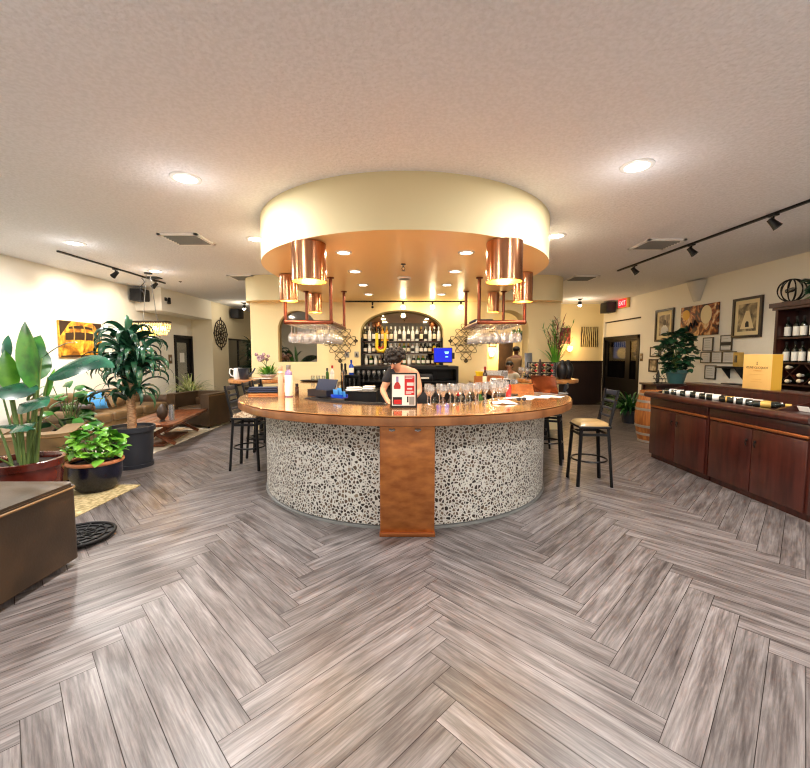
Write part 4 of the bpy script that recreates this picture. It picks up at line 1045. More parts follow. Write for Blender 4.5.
# sofa along the left wall
t = thing('sofa', 'long tan leather sofa along the left wall under the golden painting', 'sofa', (-5.72,7.62,.012), R(-90))
L_ = 1.45
m = MB(); m.box((0,.02,.22),(2*L_-.3,.8,.28),.03); m.build('base_frame','leather_tan',t)
for s in (-1,1):
    m = MB(); m.box((s*(L_-.09),.02,.3),(.2,.84,.46),.05,seg=3); m.tube([(s*(L_-.09),-.4,.54),(s*(L_-.09),.44,.54)],.12,16); m.build('rolled_arm','leather_dark' if s < 0 else 'leather_tan',t,60)
for i in range(3):
    x = -(L_-.2)+.42+.84*i-.02
    m = MB(); m.box((x,.1,.43),(.82,.68,.17),.05,seg=3); m.build('seat_cushion','leather_tan',t,60)
    m = MB(); m.box((x,-.27,.66),(.82,.2,.42),.07,rot=(R(-10),0,0),seg=3); m.build('back_cushion','leather_tan',t,60)
m = MB(); m.box((0,-.38,.5),(2*L_-.3,.12,.56),.03); m.build('back_frame','leather_tan',t)
for s in (-1,1):
    for y in (-.3,.34):
        m = MB(); m.cyl((s*(L_-.15),y,0),(s*(L_-.15),y,.09),.03,10); m.build('foot','black_metal',t)
t = thing('bolster_cushion', 'dark brown round bolster lying on the near end of the tan sofa', 'cushion', (-5.48,6.62,.665))
m = MB(); m.tube([(-.22,-.12,0),(-.2,-.11,0),(.2,.09,0),(.22,.1,0)],[.08,.105,.105,.08],18); m.build('bolster','leather_dark',t,60)
m = MB(); m.ball((.222,.101,0),(.012,.03,.03)); m.build('end_button','piping',t)
def pillow(loc, rot, lb, mt, s=.4):
    t = thing('throw_pillow', lb, 'pillow', loc); t.rotation_euler = rot
    m = MB(); n = 10
    for sg in (-1,1):
        rows = []
        for i in range(n+1):
            row = []
            for j in range(n+1):
                x, y = i/n*2-1, j/n*2-1; h = .07*((1-x**4)*(1-y**4))**.6; q = 1-.05*(1-abs(x)**2)*abs(y)-.05*(1-abs(y)**2)*abs(x)
                row.append((x*s/2*q, y*s/2*q, sg*h))
            rows.append(row)
        m.grid(rows)
    m.build('cover',mt,t,80)
pillow((-5.6,7.2,.74), (R(65),0,R(80)), 'blue throw pillow on the tan sofa beside the bolster', 'blue_packet', .36)
pillow((-5.6,7.65,.74), (R(65),0,R(95)), 'tan throw pillow in the middle of the sofa', 'leather_tan', .38)
# rugs
m = MB(); P = []
rr = random.Random(3)
for (x0,y0),(x1,y1) in (((-3.98,6.1),(-4.08,9.3)),((-4.08,9.3),(-5.95,9.3)),((-5.95,9.3),(-5.95,6.1)),((-5.95,6.1),(-3.98,6.1))):
    for i in range(40):
        f = i/40; P.append((x0+(x1-x0)*f+rr.uniform(-.015,.015), y0+(y1-y0)*f+rr.uniform(-.015,.015)))
m.prism(P,.0005,.011); one('shag_rug', m, 'rug_white', 'white shaggy rug under the wooden coffee table', 'rug')
m = MB(); m.box((-3.74,4.1,.0055),(1.14,1.2,.01),.003); one('small_rug', m, 'rug_beige', 'small beige patterned rug under the blue planter', 'rug')
# coffee table
t = thing('coffee_table', 'low wooden plank coffee table on crossed legs over the white rug', 'coffee table', (-4.3,7.2,.012), R(11))
w_, l_, h_ = .82, 1.9, .44
for i in range(5):
    m = MB(); m.box((-w_/2+w_*(i+.5)/5,0,h_-.02),(w_/5-.004,l_,.045),.006); m.build('top_plank','table_wood',t)
for y in (-.62,.62):
    m = MB(); m.bar((-.3,y,.045),(.3,y,h_-.045),.05,.07); m.bar((-.3,y+.055,h_-.045),(.3,y+.055,.045),.05,.05); m.build('crossed_legs','table_wood',t,0)
m = MB(); m.box((-.05,0,.03),(.36,1.2,.035),.006); m.build('base_plank','table_wood',t)
m = MB(); m.bar((0,-.62,.24),(0,.66,.24),.04,.05); m.build('stretcher','table_wood',t,0)
def glass_vase(loc, lb, prof, mt, name='vase', cat='vase'):
    m = MB(); m.lathe(prof, n=20); return one(name, m, mt, lb, cat, loc, 0, None, 50)
cz = .012+.4435
glass_vase((-4.05,6.62,cz), 'dark brown carved ornament standing on the near end of the coffee table', [(0,0),(.05,0),(.03,.03),(.075,.09),(.085,.16),(.06,.23),(.03,.28),(0,.3)], 'leather_dark', 'carved_ornament', 'ornament')
glass_vase((-3.97,6.75,cz), 'tall clear glass cylinder vase on the near end of the coffee table', [(0,0),(.045,0),(.045,.26),(.042,.26),(.042,.008),(0,.008)], 'glass_stem')
glass_vase((-4.1,6.95,cz), 'short clear glass candle holder beyond the tall vase on the coffee table', [(0,0),(.04,0),(.045,.12),(.042,.12),(.037,.008),(0,.008)], 'glass_stem', 'candle_holder', 'candle holder')
# iron floor disc
t = thing('iron_plant_stand', 'round black slotted iron stand on the floor behind the near armchair', 'plant stand', (-2.78,3.29,0))
m = MB()
for r in (.06,.13,.2,.262): m.tube([(r*math.cos(2*PI*i/40),r*math.sin(2*PI*i/40),.035) for i in range(40)],.014 if r > .25 else .009,8,closed=True)
m.build('rings','iron_black',t,60)
m = MB()
for i in range(12):
    a = 2*PI*i/12; m.tube([(.03*math.cos(a),.03*math.sin(a),.035),(.13*math.cos(a+.12),.13*math.sin(a+.12),.036),(.26*math.cos(a+.3),.26*math.sin(a+.3),.035)],.007,6)
m.build('curved_spokes','iron_black',t,60)
m = MB(); m.lathe([(0,.03),(.255,.03),(.255,.025),(0,.025)], n=32); m.build('base_disc','black_plastic',t,40)
for i in range(4):
    m = MB(); a = PI/4+PI/2*i; m.cyl((.2*math.cos(a),.2*math.sin(a),0),(.2*math.cos(a),.2*math.sin(a),.028),.015,8); m.build('foot','iron_black',t)
# painting on the left wall
def picture(name, loc, rz, w_, h_, lb, art, frame=None, fw=.03, board=0, depth=.035):
    """hangs facing local -y"""
    t = thing(name, lb, 'picture', (loc[0]+.003*math.sin(rz),loc[1]-.003*math.cos(rz),loc[2]), rz)
    if frame:
        m = MB()
        for a,b,c,d in ((-w_/2,w_/2,-h_/2,-h_/2+fw),(-w_/2,w_/2,h_/2-fw,h_/2),(-w_/2,-w_/2+fw,-h_/2+fw,h_/2-fw),(w_/2-fw,w_/2,-h_/2+fw,h_/2-fw)): bx(m,a,b,-depth,0,c,d)
        m.build('frame',frame,t,0)
        i = fw
        if board:
            m = MB(); bx(m,-w_/2+fw,w_/2-fw,-.012,-.002,-h_/2+fw,h_/2-fw); m.build('mat_board','matboard',t,0); i = fw+board
        m = MB(); bx(m,-w_/2+i,w_/2-i,-.014,-.0125 if board else -.002,-h_/2+i,h_/2-i); m.build('print',art,t,0)
    else:
        m = MB(); m.box((0,-depth/2,0),(w_,depth,h_),.003); m.build('canvas',art,t)
    return t
t = picture('canvas_wall_art', (XL,7.8,1.855), R(90), 1.02, .68, 'golden painting of barrel vaults hung on the left wall above the sofa', 'art_gold')
m = MB()
def band(m, x0, x1, z0, h, rise, y=-.0362):
    n = 14; top = []; bot = []
    for i in range(n+1):
        x = x0+(x1-x0)*i/n; k = rise*(1-((x-(x0+x1)/2)/((x1-x0)/2))**2); bot.append((x,y,z0+k*.5)); top.append((x,y,z0+h+k))
    m.grid([bot,top])
band(m,-.38,.4,-.02,.13,.03); band(m,-.3,.3,.19,.035,.04); band(m,-.5,.5,-.335,.03,.01)
m.raw([(-.5,-.0362,.335),(-.5,-.0362,.05),(-.43,-.0362,.12),(-.3,-.0362,.28),(-.22,-.0362,.335)],[(0,1,2,3,4)]); m.raw([(.5,-.0362,.335),(.5,-.0362,.05),(.45,-.0362,.12),(.34,-.0362,.28),(.25,-.0362,.335)],[(4,3,2,1,0)])
m.build('painted_shadows','leather_dark',t,0)
m = MB()
for x in (-.2,.06,.27): m.tube([(x+.02*math.sin(i*.5),-.037,-.03+.042*i) for i in range(8)],.012,5)
m.build('painted_ribs','label_gold',t,60)
# iron medallion on the pier wall
t = thing('iron_wall_art', 'ornate iron medallion hung on the far left pier wall', 'wall art', (XP,12.4,2.21), R(90))
m = MB()
for r in (.16,.3,.42): m.tube([(r*math.cos(2*PI*i/36),-.02,r*math.sin(2*PI*i/36)) for i in range(36)],.014,6,closed=True)
for i in range(8):
    a = 2*PI*i/8
    for rr_, q in ((.36,.075),(.23,.06)):
        c = (rr_*math.cos(a),rr_*math.sin(a)); m.tube([(c[0]+q*math.cos(2*PI*j/14),-.02,c[1]+q*math.sin(2*PI*j/14)) for j in range(14)],.012,5,closed=True)
for a in (0,PI/2,PI,3*PI/2):
    m.ball((.44*math.cos(a),-.02,.47*math.sin(a)),(.04,.012,.04),8,6)
m.build('scroll_rings','iron',t,60)
m = MB(); m.ball((0,-.02,0),(.07,.02,.08),12,8)
for i in range(6): m.ball((.09*math.cos(PI*i/3),-.02,.1*math.sin(PI*i/3)),(.03,.012,.03),8,6)
m.build('centre_rosette','iron',t,60)
m = MB(); m.cyl((0,-.02,0),(0,.0,0),.01,8); m.build('wall_pin','iron',t)
t = thing('wall_switch', 'tan switch plate on the left wall just before the far door', 'switch', (XL,10.75,1.45), R(90))
m = MB(); m.box((0,-.006,0),(.16,.012,.24),.003); m.build('plate','leather_tan',t); m = MB(); m.box((0,-.014,0),(.05,.008,.08),.002); m.build('rocker','paper_grey',t)

# ------------------------------------------------------------------ plants
def leaf(m, base, az, el, length, width, droop=1.0, seg=7, shape='lance', fold=.25, twist=0):
    p = Vector(base); rows = []; d = length/seg
    for i in range(seg+1):
        t_ = i/seg
        if shape == 'lance': wd = math.sin(PI*min(1,(t_*.92+.06)))**.7*(1-.25*t_)
        elif shape == 'strap': wd = min(1,t_*5+.35)*(1-t_**3)**.9
        elif shape == 'heart': wd = (math.sin(PI*min(1,t_**.62*.97+.03)))**.8
        else: wd = math.sin(PI*min(1,t_**.85*.96+.04))**.75*(1-.25*t_**3)
        e = el-droop*t_*t_; wd *= width/2
        T = Vector((math.cos(e)*math.cos(az), math.cos(e)*math.sin(az), math.sin(e)))
        s_ = Vector((-math.sin(az), math.cos(az), 0)); nrm = T.cross(s_)
        tw = twist; s2 = s_*math.cos(tw)+nrm*math.sin(tw); n2 = T.cross(s2)
        rows.append([p-s2*wd-n2*(fold*wd) , p-s2*wd*.5-n2*(fold*wd*.35), p, p+s2*wd*.5-n2*(fold*wd*.35), p+s2*wd-n2*(fold*wd)])
        p = p+T*d
    m.grid(rows)
def pot_lathe(r0, r1, h, rim=.02, rh=.05, wall=.018):
    return [(0,0),(r0,0),(r1,h-rh),(r1+rim,h-rh+.006),(r1+rim,h-.004),(r1+rim-.006,h),(r1-wall+.006,h),(r1-wall,h-.006),(r1-wall,h-.06)]
def potted(name, lb, loc, prof, potm, soil_r, soil_z, rz=0, rimm=None):
    t = thing(name, lb, 'potted plant', loc, rz)
    m = MB(); m.lathe(prof, n=40); m.build('pot',potm,t,45)
    m = MB(); m.lathe([(0,soil_z+.015),(soil_r*.6,soil_z+.01),(soil_r,soil_z)], n=24); m.build('soil','soil',t,60)
    return t
# 1 big broad-leaved plant in the red-brown pot
t = potted('bird_of_paradise_plant', 'tall broad-leaved plant in a wide red-brown glazed pot at far left', (-3.66,3.76,.0105), pot_lathe(.25,.31,.56,.022,.07), 'pot_brown', .295, .5)
m = MB(); lm = MB(); lb_ = MB(); ld = MB()
BIG = [ # stalk end, azimuth, elevation, length, width, droop, builder, twist
 ((.17,.0,1.22),2.7,1.5,.66,.29,.3,lm,.55),((-.02,-.04,1.22),2.8,1.5,.38,.17,.2,lb_,-.3),((.3,.0,1.34),.05,.5,.66,.28,1.3,ld,.75),
 ((-.2,.05,1.2),2.9,.9,.55,.24,1.3,ld,.4),((.24,-.06,1.22),3.3,.15,.42,.26,.7,ld,-.6),((.12,-.1,1.1),-.3,.15,.36,.26,.6,ld,.6),
 ((.24,.0,1.12),.4,1.3,.32,.1,.2,lb_,.9),((.02,.12,1.42),1.9,1.2,.42,.2,.9,lm,.2),((.2,-.06,.86),3.2,.2,.4,.1,.6,ld,-.3),((.1,-.12,.9),-.6,.15,.3,.2,.8,ld,.4),
 ((-.02,-.2,.62),-2.6,-.1,.26,.13,.6,ld,-.5),((-.2,.1,1.38),2.8,.7,.5,.12,1.2,ld,.3),((.16,.1,1.52),.6,.8,.36,.07,1.2,ld,0),((-.24,-.02,1.02),-2.9,.5,.42,.22,1.2,lm,-.5),((.06,.12,1.3),2.2,1.2,.46,.26,.6,lm,0),((-.1,.02,1.5),2.2,1.2,.3,.08,.8,ld,0)]
for p,az,el,L1,wd,dr,bb,tw in BIG:
    q = (.02+p[0]*.3+.02*math.cos(az*3), p[1]*.25+.03*math.sin(az*3), .48)
    m.tube([q,((p[0]+q[0])/2*.9,(p[1]+q[1])/2*.9,(p[2]+q[2])/2),p],[.015,.011,.007],7)
    leaf(bb,p,az,el,L1,wd,dr,9,'broad',.22,tw)
m.build('leaf_stalks','stem',t,60); lm.build('leaves','leaf_mid',t,70); lb_.build('young_leaves','leaf_bright',t,70); ld.build('glossy_leaves','leaf_glossy',t,70)
# 2 bushy plant in blue pot
t = potted('bushy_green_plant', 'bushy bright green plant in a dark blue glazed planter on the beige rug', (-3.57,4.54,.0105), [(0,0),(.19,0),(.25,.06),(.295,.2),(.3,.33),(.285,.33),(.28,.28)], 'pot_blue', .275, .3)
t.scale = (.87,.87,1)
m = MB(); m.tube([(.298*math.cos(2*PI*i/40),.298*math.sin(2*PI*i/40),.335) for i in range(40)],.022,8,closed=True); m.build('rim','pot_rim',t,60)
m = MB(); g = MB(); rr = random.Random(4)
for i in range(170):
    a = rr.uniform(0,2*PI); u = rr.uniform(-.15,1); r_ = .31*math.sqrt(max(0,1-max(0,u)**2))*rr.uniform(.5,1); p = (r_*math.cos(a), r_*math.sin(a), .44+.27*u)
    leaf(m,p,a+rr.uniform(-.8,.8),rr.uniform(-.5,.6),rr.uniform(.1,.16),rr.uniform(.1,.15),rr.uniform(.6,1.6),5,'heart',.15,rr.uniform(-.6,.6))
    if i%5 == 0: g.tube([(.05*math.cos(a),.05*math.sin(a),.3),(p[0]*.6,p[1]*.6,.38),p],.006,5)
m.build('foliage','leaf_bright',t,70); g.build('stems','stem',t,60)
# 3 dracaena in black tub
t = potted('dracaena_plant', 'tall drooping dracaena with pale trunk in a black tub', (-3.83,5.55,0), [(0,0),(.245,0),(.25,.05),(.235,.055),(.262,.5),(.285,.505),(.285,.57),(.265,.57),(.258,.53)], 'pot_black', .25, .53)
m = MB(); heads = [(.0,-.02,.98,.05),(.03,.02,1.32,.04),(-.05,.0,1.6,.035),(.12,-.06,1.25,.035),(.16,-.04,1.5,.03),(-.14,.05,1.35,.03),(.0,.03,1.75,.028)]
m.tube([(0,0,.5),(.01,0,.75),(.0,-.01,1.0)],[.058,.055,.05],12)
m.build('trunk','trunk',t,60)
m = MB()
for x,y,z,r in heads: m.tube([(0,0,.8),(x*.7,y*.7,(.8+z)/2),(x,y,z)],[.03,.024,.016],8)
m.build('canes','trunk',t,60)
m = MB(); g = MB(); rr = random.Random(8)
for hi,(x,y,z,r) in enumerate(heads):
    for i in range(24):
        a = i*2.4+rr.uniform(-.2,.2)+hi; e = rr.uniform(.5,1.25) if z < 1.7 else rr.uniform(.7,1.4)
        leaf(m if (i+hi)%3 else g,(x+.01*math.cos(a),y+.01*math.sin(a),z-.1+.006*i),a,e,rr.uniform(.45,.68),rr.uniform(.07,.1),rr.uniform(2.8,3.9),10,'lance',.2,rr.uniform(-.7,.7))
leaf(m,(-.02,0,1.7),2.9,1.35,.5,.07,2.2,9,'strap'); leaf(m,(.0,.02,1.72),2.2,1.45,.55,.08,1.7,9,'strap')
m.build('strap_leaves','leaf_dark',t,70); g.build('glossy_leaves','leaf_glossy',t,70)
# 4 leafy plant behind
t = potted('leafy_green_plant', 'mid green leafy plant in a dark planter between the large plants at left', (-5.0,5.9,.0), [(0,0),(.16,0),(.2,.42),(.21,.43),(.21,.46),(.19,.46),(.185,.42)], 'leather_dark', .18, .42)
m = MB(); g = MB(); rr = random.Random(13)
for i in range(46):
    a = rr.uniform(0,2*PI); r_ = rr.uniform(.05,.36); z = rr.uniform(.6,1.22)-r_*.3; p = (r_*math.cos(a),r_*math.sin(a),z)
    leaf(m,p,a+rr.uniform(-.5,.5),rr.uniform(-.7,.6),rr.uniform(.17,.27),rr.uniform(.12,.18),1.2,6,'heart',.15,rr.uniform(-.8,.8))
    if i%2 == 0: g.tube([(0,0,.42),(p[0]*.5,p[1]*.5,z*.75),p],.006,5)
m.build('foliage','leaf_mid',t,70); g.build('stems','stem',t,60)
# 5 spider plant near the far door
t = potted('spider_plant', 'spider plant with thin arching striped leaves by the far left door', (-5.55,10.3,0), [(0,0),(.18,0),(.24,.5),(.26,.51),(.26,.56),(.24,.56),(.23,.52)], 'pot_terra', .22, .52)
m = MB(); rr = random.Random(17)
for i in range(90):
    a = rr.uniform(0,2*PI); leaf(m,(.06*math.cos(a),.06*math.sin(a),.54),a,rr.uniform(.4,1.45),rr.uniform(.45,.8),.03,rr.uniform(1.2,2.4),7,'strap',.3)
m.build('leaves','leaf_variegated',t,70)
# 6 dark palm by the far left window
t = potted('potted_palm', 'dark bushy palm standing before the far left window', (-5.1,13.3,0), [(0,0),(.2,0),(.26,.42),(.28,.43),(.28,.48),(.25,.48),(.24,.44)], 'pot_black', .23, .44)
m = MB(); rr = random.Random(19); g = MB(); g.tube([(0,0,.43),(.03,0,1.1),(0,.02,1.9)],[.04,.035,.02],8)
for i in range(130):
    z = rr.uniform(.85,2.0); a = rr.uniform(0,2*PI); leaf(m,(0.03,0,z),a,rr.uniform(.2,1),rr.uniform(.4,.65),rr.uniform(.06,.1),rr.uniform(1.2,2.4),7,'strap',.2)
m.build('fronds','leaf_dark',t,70); g.build('trunk','trunk',t,60)
# 7 things on the left tall table
t = thing('flower_bowl', 'bowl of green foliage and pale flowers on the left tall table', 'flower bowl', (-2.58,7.55,TZ))
m = MB(); m.lathe([(0,0),(.07,0),(.16,.06),(.17,.075),(.155,.075),(.06,.015),(0,.015)], n=28); m.build('bowl','white_gloss',t,50)
m = MB(); rr = random.Random(23)
for i in range(60):
    a = rr.uniform(0,2*PI); leaf(m,(.05*math.cos(a),.05*math.sin(a),.05),a,rr.uniform(.3,1.4),rr.uniform(.18,.3),.045,rr.uniform(.8,1.8),6,'lance',.2)
m.build('foliage','leaf_bright',t,70)
m = MB()
for i in range(16):
    a = rr.uniform(0,2*PI); r_ = rr.uniform(0,.14); m.ball((-.14+r_*math.cos(a),.14+r_*math.sin(a),.38+rr.uniform(-.05,.07)),.035,8,6)
m.build('blossoms','flower_pink',t,60)
m = MB()
for i in range(6): m.tube([(-.02,.04,.06),(-.08,.1,.22),(-.14+.08*math.cos(i),.14+.08*math.sin(i),.38)],.005,5)
m.build('flower_stalks','stem',t,60)
t = thing('dark_teapot', 'dark teapot with spout at the middle of the left tall table', 'teapot', (-2.9,7.2,TZ), .3)
m = MB(); m.lathe([(0,0),(.07,0),(.075,.01),(.1,.17),(.105,.2),(.09,.2),(0,.19)], n=24); m.build('body','teapot',t,50)
m = MB(); m.tube([(.09,0,.08),(.15,0,.13),(.19,0,.2)],[.025,.017,.013],10); m.build('spout','teapot',t,50)
t = thing('white_teapot', 'white pitcher with a round handle at the left edge of the left tall table', 'pitcher', (-3.06,7.3,TZ), .2)
m = MB(); m.lathe([(0,0),(.06,0),(.075,.06),(.065,.15),(.06,.2),(.055,.2),(.055,.02),(0,.02)], n=24); m.build('body','white_gloss',t,50)
m = MB(); m.tube([(-.06,0,.17),(-.12,0,.19),(-.14,0,.12),(-.11,0,.06),(-.07,0,.05)],.011,8); m.build('handle','white_gloss',t,60)
m = MB(); m.lathe([(0,0),(.09,0),(.17,.015),(.175,.02),(.09,.008),(0,.008)], n=28); one('serving_plate', m, 'white_gloss', 'white plate in front of the flower bowl on the left tall table', 'plate', (-2.55,7.18,TZ), 0, None, 40)
# ------------------------------------------------------------------ wine cabinets on the right
XC = 3.72
def wine_cabinet(y0, y1, lb):
    t = thing('wine_cabinet', lb, 'cabinet', (0,y0,0), 0, 'dark red-brown wine cabinets'); l = y1-y0
    m = MB(); bx(m,XC+.022,4.62,.004,l-.004,.07,.92); bx(m,XC+.06,4.6,.01,l-.01,0,.07); m.build('body','cab_wood',t,0)
    for a,b,s in ((.03,l/2-.004,1),(l/2+.004,l-.03,-1)):
        m = MB(); m.box((XC+.012,(a+b)/2,.42),(.022,b-a,.68),.006); d = m.build('door','cab_wood',t)
        m = MB()
        ky = b-.05 if s > 0 else a+.05
        m.ball((XC-.012,ky,.64),(.012,.014,.014),10,6); m.cyl((XC+.004,ky,.64),(XC-.01,ky,.64),.006,8); m.tube([(XC-.012,ky,.64),(XC-.022,ky,.615),(XC-.012,ky,.58)],.006,6); m.build('drop_handle','iron_black',d)
    m = MB(); m.box((XC+.012,l/2,.795),(.03,l-.05,.028),.006); m.build('copper_rail','copper_strip',t)
    m = MB(); m.box((XC+.014,l/2,.865),(.02,l-.02,.1),.004); m.build('apron','dark_wood',t)
    return t
wine_cabinet(4.87, 6.05, 'dark red-brown wine cabinet nearest the barrel, two doors under a copper strip')
wine_cabinet(3.62, 4.86, 'dark red-brown wine cabinet at the right edge of the picture, two doors')
t = thing('display_bin', 'long polished dark wood display bin on top of the wine cabinets', 'display bin', (0,0,0)); y0, y1 = 3.6, 6.1
m = MB(); m.tube([(XC-.02,y0,.965),(XC-.02,y1,.965)],.042,14); m.box((XC+.03,(y0+y1)/2,.965),(.1,y1-y0,.072),.01); m.build('front_rail','cab_wood',t,60)
m = MB(); bx(m,XC+.08,4.3,y0,y1,.931,.985); m.build('bin_floor','dark_wood',t,0)
m = MB(); bx(m,4.3,4.64,y0,y1,.931,1.12); m.box((4.47,(y0+y1)/2,1.125),(.36,y1-y0,.025),.006); m.build('back_ledge','cab_wood',t)
for y in (y1-.02,4.1,y0+.02):
    m = MB(); m.prism([(XC+.08,.985),(4.3,.985),(4.3,1.1),(XC+.12,1.0)],-.012,.012,T=Matrix.Translation((0,y,0)) @ Matrix.Rotation(R(90),4,'X')); m.build('divider','cab_wood',t,0)
BINB = [(5.83,0),(5.68,0),(5.5,0),(5.3,0),(5.13,0),(5.01,0),(4.8,3),(4.68,0),(4.55,0),(4.42,0),(4.32,3)]
for i,(y,k) in enumerate(BINB):
    k2 = ('bottle_dark','label_white','label_white') if k == 0 else ('bottle_dark','label_gold','label_gold')
    bottle(.31,.038,*k2,f'{"white" if k == 0 else "gold"}-labelled dark wine bottle lying in the display bin, {ORD[i]} from the barrel end',(3.86,y+.09,.985+.0395),'wine bottles lying in the display bin',rot=(0,R(90),R(-42)+rnd.uniform(-.06,.06)),name='wine_bottle',lab=(.34,.8))
t = thing('price_card', 'small white price card leaning in the display bin just right of its divider', 'card', (4.02,4.0,.986))
m = MB(); m.box((0,0,.03),(.004,.12,.06),rot=(0,R(-30),0)); m.build('card','paper',t); m = MB(); m.box((-.004,0,.034),(.001,.08,.008),rot=(0,R(-30),0)); m.build('print_line','ink',t)
# yellow champagne box
t = thing('gift_box', 'tall yellow-orange bottle gift box standing on the display bin ledge', 'box', (4.41,4.94,1.138))
m = MB(); m.box((0,0,.215),(.13,.4,.43),.003); m.build('carton','box_yellow',t)
m = MB(); bx(m,-.062,.062,-.2015,-.2005,.004,.426); m.build('side_face','box_side',t,0)
T0 = Matrix.Rotation(R(-90),4,'Z') @ Matrix.Rotation(R(90),4,'X')
text_mesh('VEUVE CLICQUOT', .038, Matrix.Translation((-.0665,0,.265)) @ T0, 'brand_lettering', 'ink', t, .0004)
text_mesh('PONSARDIN', .02, Matrix.Translation((-.0665,-.01,.228)) @ T0, 'small_lettering', 'ink_light', t, .0004)
m = MB(); m.tube([(-.0662,.0,.3),(-.0662,.0,.34)],.002,6); m.tube([(-.0662,-.012,.312),(-.0662,0,.3),(-.0662,.012,.312)],.002,6); m.tube([(-.0662,-.008,.33),(-.0662,.008,.33)],.002,6); m.build('anchor_mark','ink',t)
m = MB()
for z,w_ in ((.18,.2),(.12,.14),(.09,.16)): bx(m,-.0662,-.0655,-w_/2,w_/2,z,z+.003)
m.build('printed_rules','ink_light',t,0)
# wall wine rack
t = thing('wine_rack', 'tall dark wood wine rack with cornice against the right wall', 'wine rack', (0,0,0)); y0, y1 = 4.3, 6.32; x0, x1 = 5.8, 6.14
m = MB(); bx(m,x1-.02,x1,y0,y1,0,2.25); m.build('back_panel','dark_wood',t,0)
for y in (y1-.04,5.45,y0):
    m = MB(); bx(m,x0,x1-.02,y,y+.045,0,2.25); m.build('upright','cab_wood',t,0)
for z in (.95,1.12,1.45,1.83):
    m = MB(); bx(m,x0+.01,x1-.02,y0+.045,y1-.04,z-.025,z); m.build('shelf','dark_wood',t,0)
m = MB()
for k in range(5):
    y = 4.6+.36*k
    for s in (-1,1): m.bar((x0+.16,y-.15*s,1.125),(x0+.16,y+.15*s,1.42),.28,.014,roll=0) if False else m.prism([(y-.15*s,1.125),(y-.15*s+.014,1.125),(y+.15*s+.014,1.42),(y+.15*s,1.42)],x0+.02,x1-.03,T=Matrix(((0,0,1,0),(1,0,0,0),(0,1,0,0),(0,0,0,1))))
m.build('diagonal_dividers','dark_wood',t,0)
m = MB(); bx(m,x0-.06,x1,y0-.06,y1+.06,2.29,2.36); bx(m,x0-.03,x1,y0-.03,y1+.03,2.25,2.29); m.build('cornice','cab_wood',t,0)
rb = None
for row,(z,nm) in enumerate(((1.83,'top'),(1.45,'second'))):
    for i,y in enumerate((6.23,6.09,5.98,5.84,5.72,5.58)):
        lb = f'white-labelled wine bottle on the {nm} shelf of the wine rack, {ORD[i]} from its left end'; p = (5.92,y,z+.001)
        if rb is None: rb = bottle(.31,.04,'bottle_dark','label_white','label_black',lb,p,'bottles standing in the wine rack',lab=(.12,.85),name='wine_bottle')
        else: dup(rb,p,label=lb,group='bottles standing in the wine rack')
lying = None
for i,(y,z) in enumerate(((6.22,1.18),(6.04,1.166),(5.86,1.18),(5.86,1.262),(6.04,1.375),(5.68,1.166))):
    lb = f'wine bottle lying in the diamond bins with its pale capsule out, {ORD[i]} from the left'
    if lying is None:
        lying = bottle(.29,.039,'bottle_dark','label_white','label_white',lb,(6.08,y,z),'bottles lying in the diamond bins',rot=(0,R(-90),0),name='wine_bottle')
        m = MB(); m.ball((0,0,.3),(.03,.03,.03)); m.build('wax_seal','label_cream',lying)
    else: dup(lying,(6.08,y,z),label=lb)
# wire ornament and garland on top of the rack
t = thing('wire_bottle_holder', 'round black wire ornament on top of the wine rack', 'ornament', (5.95,6.24,2.361))
m = MB()
for k in range(6):
    a = PI*k/6; m.tube([(.17*math.cos(2*PI*i/28)*math.cos(a),.17*math.cos(2*PI*i/28)*math.sin(a),.19+.17*math.sin(2*PI*i/28)) for i in range(28)],.008,6,closed=True)
m.tube([(.1*math.cos(2*PI*i/24),.1*math.sin(2*PI*i/24),.012) for i in range(24)],.012,6,closed=True); m.build('wire_globe','iron_black',t,60)
m = MB(); m.tube([(.0,.08,.19),(0,-.02,.2),(0,-.07,.21)],[.035,.035,.012],10); m.build('held_bottle','steel',t)
t = thing('ivy_garland', 'trailing dark green ivy garland lying along the top of the wine rack', 'garland', (5.95,5.78,2.361))
m = MB(); rr = random.Random(31); g = MB(); g.tube([(.03*math.sin(i),.25-.07*i,.02+.04*abs(math.sin(i*1.3))) for i in range(11)],.012,6)
for i in range(150):
    y = rr.uniform(-.5,.12); leaf(m,(rr.uniform(-.13,.02),y,rr.uniform(.09,.28)),rr.uniform(0,2*PI),rr.uniform(-.3,.7),rr.uniform(.12,.19),rr.uniform(.1,.14),1.2,5,'heart',.2,rr.uniform(-.5,.5))
m.build('leaves','leaf_dark',t,70); g.build('vine','stem',t,60)
# barrel
t = thing('wine_barrel', 'oak wine barrel with pale hoops standing at the far end of the cabinets', 'barrel', (4.5,7.12,0))
def br(z): return .26+.07*math.sin(PI*z/.92)
m = MB(); m.lathe([(0,.02),(.25,.02),(br(0),0)]+[(br(.92*i/16),.92*i/16) for i in range(17)]+[(.25,.9),(0,.9)], n=36); m.build('staves','barrel_wood',t,50)
for z in (.03,.16,.3,.6,.74,.86):
    m = MB(); m.lathe([(br(z)+.001,z-.022),(br(z)+.006,z-.02),(br(z)+.006,z+.02),(br(z)+.001,z+.022)], n=36); m.build('hoop','hoop',t,50)
